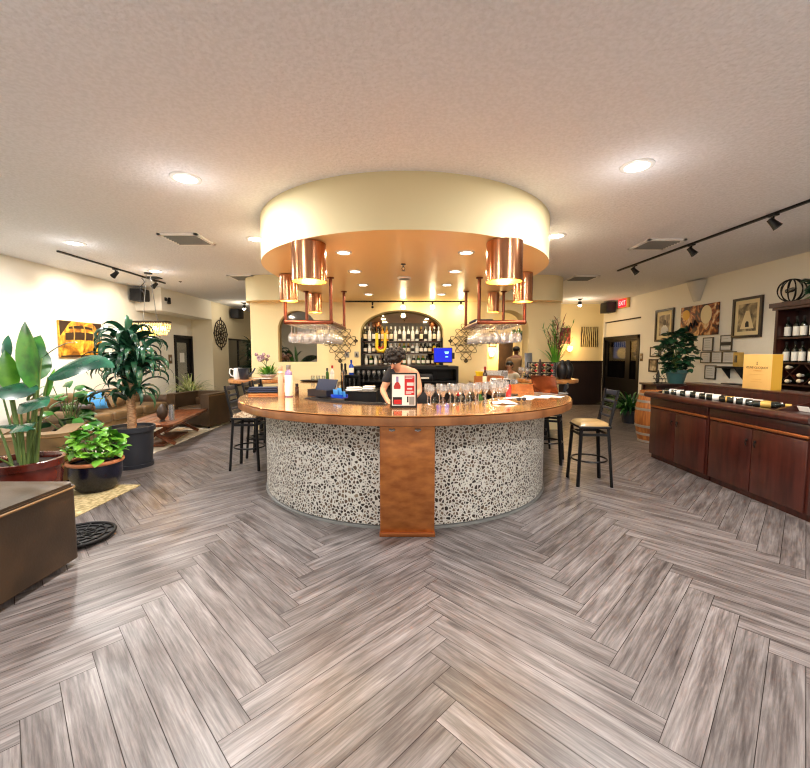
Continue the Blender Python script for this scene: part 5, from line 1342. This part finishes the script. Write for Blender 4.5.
# console with plant
t = thing('console_table', 'dark console table against the right wall carrying the teal plant pot', 'table', (5.45,7.95,0))
m = MB(); m.box((0,0,.98),(1.25,.55,.04),.006); m.build('top','dark_wood',t)
m = MB(); bx(m,-.56,.56,-.22,.22,.86,.96); m.build('apron','dark_wood',t,0)
for x in (-.56,.56):
    for y in (-.22,.22):
        m = MB(); m.bar((x,y,0),(x,y,.96),.06); m.build('leg','dark_wood',t,0)
m = MB(); bx(m,-.56,.56,-.22,.22,.3,.33); m.build('lower_shelf','dark_wood',t,0)
t = potted('potted_ficus', 'bushy dark green plant in a teal pot on the console table', (5.36,7.9,1.0005), [(0,0),(.13,0),(.175,.2),(.2,.205),(.2,.27),(.18,.27),(.17,.22)], 'pot_teal', .165, .22)
m = MB(); rr = random.Random(37); g = MB()
for i in range(300):
    z = rr.uniform(.25,1.02); rmax = .31*math.sin(PI*min(1,max(.05,(1.12-z)/.95)))**.7 if z > .3 else .25
    a = rr.uniform(0,2*PI); r_ = rmax*rr.uniform(.35,1); p = (r_*math.cos(a),r_*math.sin(a),z)
    leaf(m,p,a+rr.uniform(-.6,.6),rr.uniform(-.6,.7),rr.uniform(.1,.17),rr.uniform(.09,.13),1.4,5,'heart',.15,rr.uniform(-.7,.7))
    if i%8 == 0: g.tube([(0,0,.22),(p[0]*.4,p[1]*.4,z*.7),p],.006,5)
leaf(m,(.05,-.05,1.0),.3,1.0,.2,.07,1.4,5,'heart')
m.build('foliage','leaf_dark',t,70); g.build('stems','stem',t,60)
t = thing('metal_wine_caddy', 'black metal wine caddy with curled wire at the left end of the console table', 'caddy', (4.98,7.8,1.0005)); t.scale = (.85,.85,.95)
m = MB()
for k in range(4):
    x = -.12+.08*k; m.tube([(x,0,0),(x+.02,0,.08),(x-.03,.01,.15),(x+.03,.02,.2),(x+.04,0,.14)],.006,6)
for z in (.02,.1): m.tube([(.15*math.cos(2*PI*i/20),.08*math.sin(2*PI*i/20),z) for i in range(20)],.007,6,closed=True)
m.build('wire_frame','iron_black',t,60)
m = MB(); m.tube([(-.05,0,.03),(-.05,0,.2),(-.05,0,.28)],[.035,.035,.012],10); m.build('bottle','bottle_dark',t,50)
t = thing('tissue_stack', 'stack of pale brochures at the barrel end of the display bin', 'brochures', (4.0,5.99,.986))
for i in range(4):
    m = MB(); m.box((0,0,.006+.011*i),(.2,.1,.01),.002,rot=(0,0,.05*i)); m.build('brochure','paper_grey' if i%2 else 'leaf_variegated',t)
# wall shelf and canister
t = thing('wall_shelf', 'short black shelf on the right wall behind the yellow box', 'shelf', (XR,7.42,1.33))
m = MB(); m.box((-.11,0,0),(.22,.5,.035),.005); m.build('board','black_metal',t)
for y in (-.15,.15):
    m = MB(); m.prism([(0,0),(-.16,0),(0,-.2)],-.012,.012,T=Matrix.Translation((0,y,-.018)) @ Matrix.Rotation(R(90),4,'X')); m.build('bracket','black_metal',t,0)
t = thing('tall_tin', 'tall gold and brown tin standing on the short black wall shelf', 'tin', (XR-.12,7.25,1.348))
m = MB(); m.box((0,0,.13),(.1,.12,.26),.006); m.build('tin','label_gold',t); m = MB(); m.box((-.052,0,.14),(.002,.07,.13)); m.build('tin_label','art_sepia',t)
t = thing('wall_shelf', 'lower short black shelf on the right wall under the shelf with the tin', 'shelf', (XR,7.3,1.02))
m = MB(); m.box((-.11,0,0),(.22,.4,.035),.005); m.build('board','black_metal',t); m = MB(); m.prism([(0,0),(-.14,0),(0,-.14)],-.012,.012,T=Matrix.Translation((0,0,-.018)) @ Matrix.Rotation(R(90),4,'X')); m.build('bracket','black_metal',t,0)
# pictures on the right wall
q = R(-90)
picture('framed_portrait', (XR,9.54,2.26), q, .66, .76, 'framed sepia portrait on the right wall nearest the dark doors', 'art_portrait', 'frame_dark', .05, .09)
fp = [o for o in bpy.data.objects if o.name.startswith('framed_portrait')][0]
m = MB(); m.prism([(-.13,-.23),(.15,-.23),(.14,-.08),(.06,.0),(-.03,.0),(-.1,-.06)],.0148,.0156,T=Matrix.Rotation(R(90),4,'X')); m.build('pictured_coat','paper_grey',fp,0)
m = MB(); m.prism([(.015+.055*math.cos(2*PI*i/16),.065+.07*math.sin(2*PI*i/16)) for i in range(16)],.0148,.0158,T=Matrix.Rotation(R(90),4,'X')); m.build('pictured_head','leather',fp,0)
picture('abstract_wall_art', (XR,8.42,2.28), q, 1.06, .63, 'unframed orange and brown abstract painting on the right wall', 'art_abstract')
m = MB(); pts = [(-.5+.5*i/8, -.05, -.26+.2*(i/8)+(.09 if i%2 else -.04)) for i in range(9)]
T0 = Matrix.Translation((XR,8.42,2.28)) @ Matrix.Rotation(q,4,'Z')
m = MB(); m.tube(pts,.02,8); ab = [o for o in bpy.data.objects if o.name.startswith('abstract_wall_art')][0]
m.build('painted_zigzag','label_black',ab,60)
m = MB(); m.lathe([(0,.002),(.12,.0015),(.15,0)], n=28, T=Matrix.Translation((.22,-.036,.1)) @ Matrix.Rotation(R(90),4,'X') @ Matrix.Scale(1.25,4,V(0,1,0))); m.build('painted_pale_round','matboard',ab,60)
m = MB(); m.lathe([(0,.002),(.1,.0015),(.11,0)], n=24, T=Matrix.Translation((-.36,-.036,.14)) @ Matrix.Rotation(R(90),4,'X')); m.build('painted_orange_round','box_side',ab,60)
t = picture('framed_photograph', (XR,7.24,2.23), q, .62, .72, 'large framed sepia photograph of a path on the right wall beside the wine rack', 'art_sepia', 'frame_dark', .045, .07)
m = MB(); m.prism([(-.14,-.2),(.15,-.2),(.04,.12),(-.03,.12)],.0148,.0156,T=Matrix.Rotation(R(90),4,'X')); m.build('pictured_path','matboard',t,0)
m = MB(); m.prism([(-.03,-.17),(.05,-.17),(.04,-.08),(0,-.06),(-.03,-.1)],.016,.0166,T=Matrix.Rotation(R(90),4,'X')); m.build('pictured_figure','label_black',t,0)
def cert(y, z, w_, h_, lb, dark=False):
    t = picture('framed_certificate', (XR,y,z), q, w_, h_, lb, 'paper_grey', 'frame_black', .02, 0, .02); t['group'] = 'framed certificates on the right wall'
    m = MB()
    for k in range(4): bx(m,-w_*.3,w_*.3*(.6+.1*k),-.0155,-.0145,h_*.25-k*h_*.16,h_*.25-k*h_*.16+.008)
    m.build('text_lines','cap_grey',t,0)
    if dark:
        m = MB(); bx(m,-w_/2+.02,w_/2-.02,-.0158,-.0148,-h_*.17,h_*.06); m.build('dark_band','label_black',t,0)
cert(8.14,1.775,.27,.28,'tall framed certificate above the left one of the row of three on the right wall')
cert(7.68,1.79,.28,.3,'framed certificate with a black band under the sepia path photograph',True)
cert(8.18,1.51,.28,.23,'framed certificate at the left end of the row of three')
cert(7.89,1.515,.28,.23,'framed certificate in the middle of the row of three')
cert(7.59,1.515,.32,.23,'framed certificate at the right end of the row of three')
cert(8.04,1.215,.29,.28,'framed certificate hanging alone below the row of three')
for y,z,w_,h_,lb in ((9.86,1.635,.36,.25,'small brown-framed paper left of the teal-potted plant, upper left'),(9.46,1.64,.34,.25,'small brown-framed paper half hidden behind the teal-potted plant'),(9.9,1.3,.34,.32,'small brown-framed print under the upper left framed paper')):
    picture('small_framed_print', (XR,y,z), q, w_, h_, lb, 'paper' if z > 1.5 else 'art_portrait', 'frame_dark', .035, .0, .025)
t = thing('wall_switch', 'tan switch plate on the right wall between dark doors and small frames', 'switch', (XR,10.42,1.5), q)
m = MB(); m.box((0,-.006,0),(.12,.012,.2),.003); m.build('plate','leather_tan',t); m = MB(); m.box((0,-.014,0),(.04,.008,.07),.002); m.build('rocker','switch_plate',t)
t = thing('plaster_wall_sconce', 'cream plaster uplighter sconce under the ceiling on the right wall', 'wall lamp', (XR,8.52,2.69), q)
m = MB(); rows = []
for i in range(7):
    f = i/6; r_ = .09+.16*f; rows.append([(r_*math.cos(PI*k/12), -r_*.7*math.sin(PI*k/12)-.0, .4*f) for k in range(13)])
m.grid(rows); m.raw(rows[0],[tuple(range(13))]); m.build('shade','plaster',t,60)
m = MB(); m.box((0,-.004,.15),(.1,.008,.2)); m.build('back_plate','plaster',t)
# ferns by the door
t = potted('potted_fern', 'dark green fern in a pot on the floor beside the dark doors', (5.2,9.15,0), [(0,0),(.16,0),(.2,.24),(.22,.245),(.22,.29),(.2,.29),(.19,.26)], 'pot_black', .18, .26)
m = MB(); rr = random.Random(41)
for i in range(130):
    a = rr.uniform(0,2*PI); leaf(m,(.07*math.cos(a),.07*math.sin(a),.28),a,rr.uniform(.3,1.45),rr.uniform(.35,.7),.06,rr.uniform(1,2.2),7,'lance',.3)
m.build('fronds','leaf_mid',t,70)
# back wall pictures and lamp
picture('striped_wall_art', (5.72,YR,2.12), 0, .52, .62, 'black and gold striped abstract painting on the back wall left of the dark doors', 'art_stripe')
picture('maroon_wall_art', (4.93,YR,2.15), 0, .4, .5, 'small maroon painting on the back wall behind the branches', 'art_maroon')
t = thing('wall_sconce', 'round glowing wall lamp low on the back wall below the maroon painting', 'wall lamp', (5.08,YR,1.72))
m = MB(); m.lathe([(.06,0),(.06,.012),(0,.015)], n=20, T=Matrix.Rotation(R(90),4,'X')); m.tube([(0,-.01,-.02),(0,-.09,-.08),(0,-.12,-.05)],.01,8); m.build('bracket','iron',t)
m = MB(); m.lathe([(.04,-.06),(.085,-.01),(.09,.06),(.07,.11),(.0,.12)],(0,-.12,0),20); m.build('shade','globe_lamp',t,60)
light('lamp_light','POINT',(0,-.3,.1),14,(255,206,140),t,.08)
t = thing('wall_sconce', 'glowing wall lamp on the back wall seen through the right arch', 'wall lamp', (2.68,YR,1.55))
m = MB(); m.lathe([(.05,0),(.05,.012),(0,.015)], n=20, T=Matrix.Rotation(R(90),4,'X')); m.tube([(0,-.01,-.02),(0,-.08,-.06),(0,-.1,-.03)],.01,8); m.build('bracket','iron',t)
m = MB(); m.lathe([(.04,-.05),(.08,-.01),(.08,.06),(.06,.1),(.0,.11)],(0,-.1,0),20); m.build('shade','globe_lamp',t,60)
light('lamp_light','POINT',(0,-.3,.1),35,(255,205,130),t,.08)
picture('narrow_picture', (2.72,YR,2.05), 0, .24, .5, 'narrow framed picture above the lamp seen through the right arch', 'art_portrait', 'frame_dark', .03, .04)
picture('tall_picture', (3.83,YR,1.72), 0, .22, .9, 'tall dark-framed picture seen at the right of the right arch', 'art_maroon', 'frame_dark', .04, 0)
t = thing('reflected_lamp_globe', 'added globe imitating a lamp reflected in the dark right doors', 'lamp', (XR+.45,12.2,0))  # added globe stands in for a wall lamp's reflection in the door glass
m = MB(); m.lathe([(0,0),(.14,0),(.14,.02),(.02,.04),(.02,1.5),(0,1.5)], n=16); m.build('stand','black_metal',t); m = MB(); m.ball((0,0,1.62),(.14,.14,.17),16,10); m.build('globe','globe_lamp',t,60)
light('lamp_light','POINT',(-.25,-.2,1.7),6,(255,190,110),t,.1)
# hanging plant in the right arch
t = thing('hanging_plant', 'small green plant in a dark hanging pot seen through the right arch', 'hanging plant', (2.62,9.3,0))
m = MB(); m.cyl((0,0,2.2),(0,0,CZ),.004,6); 
for k in range(3): m.cyl((.11*math.cos(k*2.1),.11*math.sin(k*2.1),2.02),(0,0,2.2),.003,6)
m.build('cord','black_metal',t)
m = MB(); m.ball((0,0,1.98),(.12,.12,.11)); m.build('pot','pot_black',t,60)
m = MB(); rr = random.Random(43)
for i in range(40):
    a = rr.uniform(0,2*PI); leaf(m,(.06*math.cos(a),.06*math.sin(a),2.05),a,rr.uniform(.2,1.2),rr.uniform(.1,.2),.06,1.8,5,'heart')
m.build('foliage','leaf_bright',t,70)
# things on the right tall table
t = thing('branch_vase', 'glass vase of tall green and reddish branches on the right tall table', 'vase', (2.86,7.62,TZ))
m = MB(); m.lathe([(0,0),(.07,0),(.08,.02),(.065,.2),(.08,.3),(.077,.3),(.06,.2),(.07,.02),(0,.02)], n=24); m.build('vase','glass_stem',t,50)
g = MB(); m = MB(); h = MB(); rr = random.Random(47)
for i in range(34):
    a = rr.uniform(0,2*PI); sp = rr.uniform(.03,.34); H_ = rr.uniform(.65,1.12); tip = (sp*math.cos(a)+.05,sp*math.sin(a)*.7,H_)
    mid = (tip[0]*.3,tip[1]*.3,H_*.55); b_ = h if (i%3 == 0) else g
    b_.tube([(.02*math.cos(a),.02*math.sin(a),.03),mid,tip],[.006,.005,.003],5)
    for k in range(5):
        f = .45+.12*k; p = tuple(mid[j]+(tip[j]-mid[j])*(f-.3)/.7 for j in range(3)); leaf(m if i%3 else h,p,rr.uniform(0,6.3),rr.uniform(.5,1.4),rr.uniform(.05,.2),.018 if i%3 else .022,.6,4,'lance')
for i in range(26):
    a = rr.uniform(0,2*PI); leaf(m,(.03*math.cos(a),.03*math.sin(a),.25),a,rr.uniform(.9,1.45),rr.uniform(.3,.55),.03,.7,6,'strap')
g.build('green_stems','stem',t,60); m.build('leaves','leaf_bright',t,70); h.build('reddish_branches','art_maroon',t,60)
t = thing('counter_wine_rack', 'dark counter wine rack of lying bottles on the right tall table', 'wine rack', (2.5,7.35,TZ))
m = MB()
for x in (-.22,-.0725,.0725,.22):
    m.bar((x,-.1,0),(x,-.1,.3),.014); m.bar((x,.1,0),(x,.1,.3),.014)
for z in (.01,.1,.2,.3):
    for y in (-.1,.1): m.bar((-.22,y,z),(.22,y,z),.012)
m.build('rack','iron_black',t,0)
bt = None
for j in range(3):
    for i in range(3):
        lb = f'wine bottle lying in the counter wine rack, {("bottom","middle","upper")[j]} row, {ORD[i]} from the left'; p = (2.5-.145+.145*i+(.0 if j != 1 else .0),7.47,TZ+.056+.1*j)
        if bt is None: bt = bottle(.29,.036,'bottle_dark','label_cream','label_red',lb,p,'bottles in the counter wine rack',rot=(R(90),0,0),name='wine_bottle')
        else: dup(bt,p,label=lb)
t = thing('pepper_mill', 'tall brown turned pepper mill on the left of the right tall table', 'pepper mill', (2.4,7.12,TZ))
m = MB(); m.lathe([(0,0),(.035,0),(.035,.03),(.022,.08),(.028,.2),(.03,.26),(0,.26)], n=18); m.build('body','dark_wood',t,50); m = MB(); m.lathe([(0,.262),(.026,.262),(.03,.3),(.018,.33),(.012,.36),(0,.365)], n=18); m.build('head','dark_wood',t,50)
t = thing('menu_stand', 'grey upright menu holder behind the wine rack on the right tall table', 'menu stand', (2.42,7.84,TZ), .2)
m = MB(); m.box((0,0,.26),(.16,.012,.44),.003,rot=(R(-6),0,0)); m.build('panel','laptop_grey',t); m = MB(); m.box((0,0,.02),(.18,.09,.04),.006); m.build('foot','black_plastic',t)
for i,(x,y) in enumerate(((2.86,7.28),(3.02,7.42))):
    t = thing('round_jar', f'black round-shouldered jar on the right tall table, {ORD[i]} from the wine rack', 'jar', (x,y,TZ), 0, 'black jars on the right tall table')
    m = MB(); m.lathe([(0,0),(.06,0),(.09,.08),(.1,.18),(.085,.26),(.04,.3),(.035,.325),(.028,.325),(.028,.3),(0,.29)], n=24); m.build('jar','black_plastic',t,60)
    m = MB(); m.lathe([(0,.326),(.03,.326),(.03,.34),(0,.35)], n=16); m.build('stopper','black_plastic',t)
for i,(x,y) in enumerate(((2.2,7.2),(2.17,7.34),(2.16,7.5),(2.22,7.64))):
    wine_glass((x,y,TZ+.0005), f'wine glass at the left rim of the right tall table, {ORD[i]} from the front', 'wine glasses on the right tall table', 1)
# ------------------------------------------------------------------ people
def skin_mesh(joints, edges, root, name, m, parent=None, sub=2):
    """one continuous tapering surface grown along a skeleton: joints {key:(pos, radius or (rx,ry))}"""
    keys = list(joints); me = bpy.data.meshes.new(name); me.from_pydata([joints[k][0] for k in keys], [(keys.index(a),keys.index(b)) for a,b in edges], [])
    o = bpy.data.objects.new(name, me); COL.objects.link(o)
    sk = o.modifiers.new('skin','SKIN'); sk.use_smooth_shade = True
    if not me.skin_vertices: me.attributes.new('skin_dummy','FLOAT','POINT')
    for i,k in enumerate(keys):
        r = joints[k][1]; r = r if isinstance(r, tuple) else (r,r)
        v = me.skin_vertices[0].data[i]; v.radius = r; v.use_root = (k == root)
    su = o.modifiers.new('sub','SUBSURF'); su.levels = sub; su.render_levels = sub
    bpy.context.view_layer.update()
    nm = bpy.data.meshes.new_from_object(o.evaluated_get(bpy.context.evaluated_depsgraph_get()))
    bpy.data.objects.remove(o); nm.name = name; nm.materials.clear(); nm.materials.append(MATS[m]); nm.shade_smooth()
    q = bpy.data.objects.new(name, nm); COL.objects.link(q)
    if parent: q.parent = parent
    return q
def add_hand(J, E, wrist, at, d, palm_n, s=1.0, curl=.5, thumb=1):
    """palm and five bent fingers rooted in the palm"""
    w = V(*at); d = V(*d).normalized(); n = V(*palm_n).normalized(); sd = d.cross(n).normalized()
    J['palm'+wrist] = (w+d*.045*s, (.032*s,.016*s)); E.append((wrist,'palm'+wrist))
    J['knuck'+wrist] = (w+d*.085*s, (.034*s,.014*s)); E.append(('palm'+wrist,'knuck'+wrist))
    for i,(o,l) in enumerate(((-.03,.068),(-.01,.08),(.011,.075),(.031,.058))):
        p = 'knuck'+wrist; a = w+d*.09*s+sd*o*s
        for k,f in enumerate((.0,.45,.8,1.0)):
            q = a+d*(l*f*math.cos(curl*f))*s+n*(l*f*math.sin(curl*f))*s
            key = f'f{wrist}{i}{k}'; J[key] = (q, (.0095-.002*f)*s); E.append((p,key)); p = key
    p = 'palm'+wrist; a = w+d*.03*s+sd*(-.034*thumb)*s
    for k,(u,v_) in enumerate(((.012,.012),(.035,.026),(.055,.03))):
        q = a+d*u*s+sd*(-v_*thumb)*s+n*.012*s*k; key = f't{wrist}{k}'; J[key] = (q,(.011-.0015*k)*s); E.append((p,key)); p = key
def head_parts(t, c, fwd, skin, hair, hair_m, hs=1.0, face=True):
    """facial features and hair on a head centred at c looking along fwd"""
    c = V(*c); f = V(*fwd).normalized(); q = f.to_track_quat('-Y','Z').to_matrix().to_4x4(); T = Matrix.Translation(c) @ q @ Matrix.Scale(hs,4)
    if face:
        m = MB(T)
        for x in (-.031,.031): m.ball((x,-.089,.012),(.013,.009,.009),10,6)
        m.build('eyes','eye_white',t,60)
        m = MB(T)
        for x in (-.031,.031): m.ball((x,-.0965,.012),(.006,.004,.007),8,6); m.tube([(x-.016,-.097,.033),(x,-.1,.038),(x+.016,-.096,.032)],.004,6)
        m.build('pupils_and_brows','hair_black',t,60)
        m = MB(T); m.tube([(-.022,-.09,-.05),(0,-.099,-.049),(.022,-.09,-.05)],[.004,.008,.004],8); m.build('lips','lip',t,60)
    m = MB(T); hair(m); m.build('hair',hair_m,t,80)
# bartender bending over the well
t = thing('bartender', 'dark-haired bartender in a black top bending over the bar well, looking down', 'person', (0,0,0))
J = {}; E = []
def j(k, p, r, a=None):
    J[k] = (V(*p), r)
    if a: E.append((a,k))
X0, Y0 = -.02, 5.02
j('pelvis',(X0,Y0+.1,.93),(.15,.11)); j('waist',(X0-.0,Y0+.08,1.08),(.125,.095),'pelvis'); j('chest',(X0-.0,Y0+.01,1.26),(.145,.1),'waist'); j('collar',(X0-.02,Y0-.04,1.36),(.09,.07),'chest'); j('neck',(X0-.06,Y0-.08,1.405),.052,'collar')
j('jaw',(X0-.095,Y0-.13,1.42),(.056,.06),'neck'); j('head',(X0-.1,Y0-.11,1.495),(.082,.094),'jaw'); j('crown',(X0-.095,Y0-.08,1.56),(.06,.066),'head')
for s,k in ((-1,'l'),(1,'r')):
    j('sh'+k,(X0+s*.15,Y0-.03,1.34),.062,'collar'); 
j('ell',(X0-.26,Y0-.06,1.12),.043,'shl'); j('wrl',(X0-.19,Y0-.3,1.02),.028,'ell')
j('elr',(X0+.2,Y0-.08,1.1),.043,'shr'); j('wrr',(X0+.07,Y0-.29,1.02),.028,'elr')
for s,k in ((-1,'l'),(1,'r')):
    j('hip'+k,(X0+s*.09,Y0+.1,.85),.092,'pelvis'); j('kn'+k,(X0+s*.1,Y0+.08,.47),.06,'hip'+k); j('an'+k,(X0+s*.1,Y0+.1,.09),.04,'kn'+k); j('to'+k,(X0+s*.11,Y0-.07,.035),.034,'an'+k)
add_hand(J,E,'wrl',J['wrl'][0],(.45,-.8,-.35),(.2,.2,-1),1,.7,-1); add_hand(J,E,'wrr',J['wrr'][0],(-.5,-.8,-.3),(-.2,.2,-1),1,.7,1)
skin_mesh(J,E,'pelvis','body','skin',t)
hc = J['head'][0]; hf = (-.3,-.8,-.55)
m = MB()
# face relief: nose and ears follow the head's tilt
q = V(*hf).normalized().to_track_quat('-Y','Z').to_matrix().to_4x4(); T = Matrix.Translation(hc) @ q
def curls(m):
    rr = random.Random(3)
    m.ball((0,.015,.045),(.108,.115,.088),18,12)
    for i in range(120):
        a = rr.uniform(0,2*PI); u = rr.uniform(-.35,1); r_ = math.sqrt(max(0,1-u*u)); p = (.112*r_*math.cos(a), .02+.115*r_*math.sin(a), .045+.095*u)
        if p[1] < -.05 and p[2] < .06: continue
        m.ball(p,rr.uniform(.018,.034),7,5)
head_parts(t, hc, hf, 'skin', curls, 'hair_dark')
m = MB(T); m.tube([(0,-.09,.02),(0,-.106,-.012),(0,-.112,-.022),(0,-.095,-.03)],[.006,.011,.013,.006],8)
for s in (-1,1): m.ball((s*.086,.0,-.005),(.012,.02,.032),8,6)
m.build('nose_and_ears','skin',t,60)
J2 = {}; E2 = []
def j2(k,p,r,a=None):
    J2[k] = (V(*p), r)
    if a: E2.append((a,k))
j2('pelvis',(X0,Y0+.1,.95),(.165,.125)); j2('waist',(X0,Y0+.08,1.08),(.14,.11),'pelvis'); j2('chest',(X0-.02,Y0+.0,1.25),(.16,.118),'waist'); j2('top',(X0-.06,Y0-.03,1.33),(.11,.09),'chest'); j2('shl',(X0-.158,Y0-.03,1.345),.074,'top'); j2('el',(X0-.235,Y0-.05,1.2),.06,'shl'); j2('str',(X0+.06,Y0-.02,1.36),.05,'top')
skin_mesh(J2,E2,'pelvis','black_top','cloth_black',t)
J3 = {}; E3 = []
for s in (-1,1):
    k = str(s); J3['h'+k] = (V(X0+s*.09,Y0+.1,.86),.108); J3['k'+k] = (V(X0+s*.1,Y0+.08,.47),.076); J3['a'+k] = (V(X0+s*.1,Y0+.1,.1),.06); E3 += [('p','h'+k),('h'+k,'k'+k),('k'+k,'a'+k)]
J3['p'] = (V(X0,Y0+.1,.95),(.16,.122))
skin_mesh(J3,E3,'p','trousers','cloth_jeans',t)
m = MB()
for s in (-1,1): m.box((X0+s*.11,Y0+.0,.04),(.1,.27,.08),.035,seg=3)
m.build('shoes','cloth_black',t,60)
# man seen from behind through the right arch
def standing(name, lb, at, face, tall, top_m, leg_m, skin, hair_fn, hair_m, seated=False, arms_fwd=.15):
    t = thing(name, lb, 'person', at, face); s = tall/1.75; J = {}; E = []
    def j(k,p,r,a=None):
        J[k] = (V(*p)*s, tuple(x*s for x in r) if isinstance(r,tuple) else r*s)
        if a: E.append((a,k))
    h0 = .95 if not seated else .61; 
    j('pelvis',(0,0,h0),(.155,.115)); j('waist',(0,.0,h0+.17),(.14,.105),'pelvis'); j('chest',(0,.0,h0+.38),(.17,.115),'waist'); j('collar',(0,.0,h0+.5),(.1,.075),'chest'); j('neck',(0,-.01,h0+.57),.055,'collar')
    j('jaw',(0,-.035,h0+.62),(.06,.065),'neck'); j('head',(0,-.02,h0+.69),(.083,.096),'jaw'); j('crown',(0,.0,h0+.755),(.06,.066),'head')
    for q,k in ((-1,'l'),(1,'r')):
        j('sh'+k,(q*.2,0,h0+.46),.07,'collar'); j('el'+k,(q*.25,-.02,h0+.18),.048,'sh'+k); j('wr'+k,(q*.22,-arms_fwd,h0-.02+arms_fwd*.6),.031,'el'+k)
        j('hip'+k,(q*.095,0,h0-(.08 if not seated else .03)),.1,'pelvis')
        if seated: j('kn'+k,(q*.11,-.4,h0-.02),.066,'hip'+k); j('an'+k,(q*.11,-.38,.1),.043,'kn'+k)
        else: j('kn'+k,(q*.1,-.01,.5),.066,'hip'+k); j('an'+k,(q*.1,.02,.1),.043,'kn'+k)
        j('to'+k,(q*.115,J['an'+k][0].y/s-.16,.035),.036,'an'+k)
        add_hand(J,E,'wr'+k,J['wr'+k][0],(0,-.5,-.8),(-q*.6,-.4,0),s,.6,q)
    skin_mesh(J,E,'pelvis','body',skin,t)
    A = {}; B = []
    for k in ('pelvis','waist','chest','collar','shl','shr'): A[k] = (J[k][0], tuple(x*1.1 for x in J[k][1]) if isinstance(J[k][1],tuple) else J[k][1]*1.12)
    for k in ('l','r'): A['e'+k] = (J['sh'+k][0].lerp(J['el'+k][0],.85), .062*s); B.append(('sh'+k,'e'+k))
    A['collar'] = (J['collar'][0]-V(0,0,.03*s), A['collar'][1])
    B += [('pelvis','waist'),('waist','chest'),('chest','collar'),('collar','shl'),('collar','shr')]
    skin_mesh(A,B,'pelvis','shirt',top_m,t)
    A = {'pelvis':(J['pelvis'][0]-V(0,0,.02), tuple(x*1.06 for x in J['pelvis'][1]))}; B = []
    for k in ('l','r'):
        for n_,f in (('hip',1.12),('kn',1.15),('an',1.35)): A[n_+k] = (J[n_+k][0], J[n_+k][1]*f)
        B += [('pelvis','hip'+k),('hip'+k,'kn'+k),('kn'+k,'an'+k)]
    skin_mesh(A,B,'pelvis','trousers',leg_m,t)
    m = MB()
    for k in ('l','r'):
        p = J['an'+k][0]; m.box((p.x,p.y-.06*s,.04),(.1,.27,.08),.035,seg=3)
    m.build('shoes','cloth_black',t,60)
    hc = J['head'][0]; head_parts(t, hc, (0,-1,-.05), skin, hair_fn, hair_m, s)
    m = MB(Matrix.Translation(hc) @ Matrix.Scale(s,4)); m.tube([(0,-.09,.02),(0,-.106,-.012),(0,-.112,-.022),(0,-.095,-.03)],[.006,.011,.013,.006],8)
    for q in (-1,1): m.ball((q*.086,.0,-.005),(.012,.02,.032),8,6)
    m.build('nose_and_ears',skin,t,60)
    return t
def short_hair(m):
    m.ball((0,.02,.035),(.094,.104,.082),18,10)
    m.ball((0,.045,-.01),(.088,.075,.07),14,8)
def cap(m):
    m.ball((0,.012,.045),(.1,.112,.075),18,10); m.box((0,-.13,.045),(.13,.09,.012),.005)
standing('standing_guest', 'man in tan shirt and dark cap standing beyond the right arch', (3.02,10.9,0), R(160), 1.79, 'cloth_tan', 'cloth_black', 'skin_dark', cap, 'hair_black')
g2 = standing('seated_guest', 'dark-haired person in a white shirt sitting in the hall beyond the right arch', (2.6,9.95,0), R(-35), 1.75, 'cloth_white', 'cloth_jeans', 'skin', short_hair, 'hair_black', True)
t = thing('dining_chair', 'dark dining chair under the person in the white shirt', 'chair', (2.6,9.95,0), R(-35))
m = MB(); m.box((0,-.05,.42),(.44,.46,.05),.02); m.build('seat','cloth_black',t)
for x in (-.19,.19):
    for y in (-.24,.15):
        m = MB(); m.bar((x,y,0),(x,y,.395),.035); m.build('leg','dark_wood',t,0)
m = MB(); m.box((0,.2,.72),(.42,.03,.3),.012); 
for x in (-.19,.19): m.bar((x,.19,.4),(x,.2,.87),.03)
m.build('backrest','dark_wood',t)
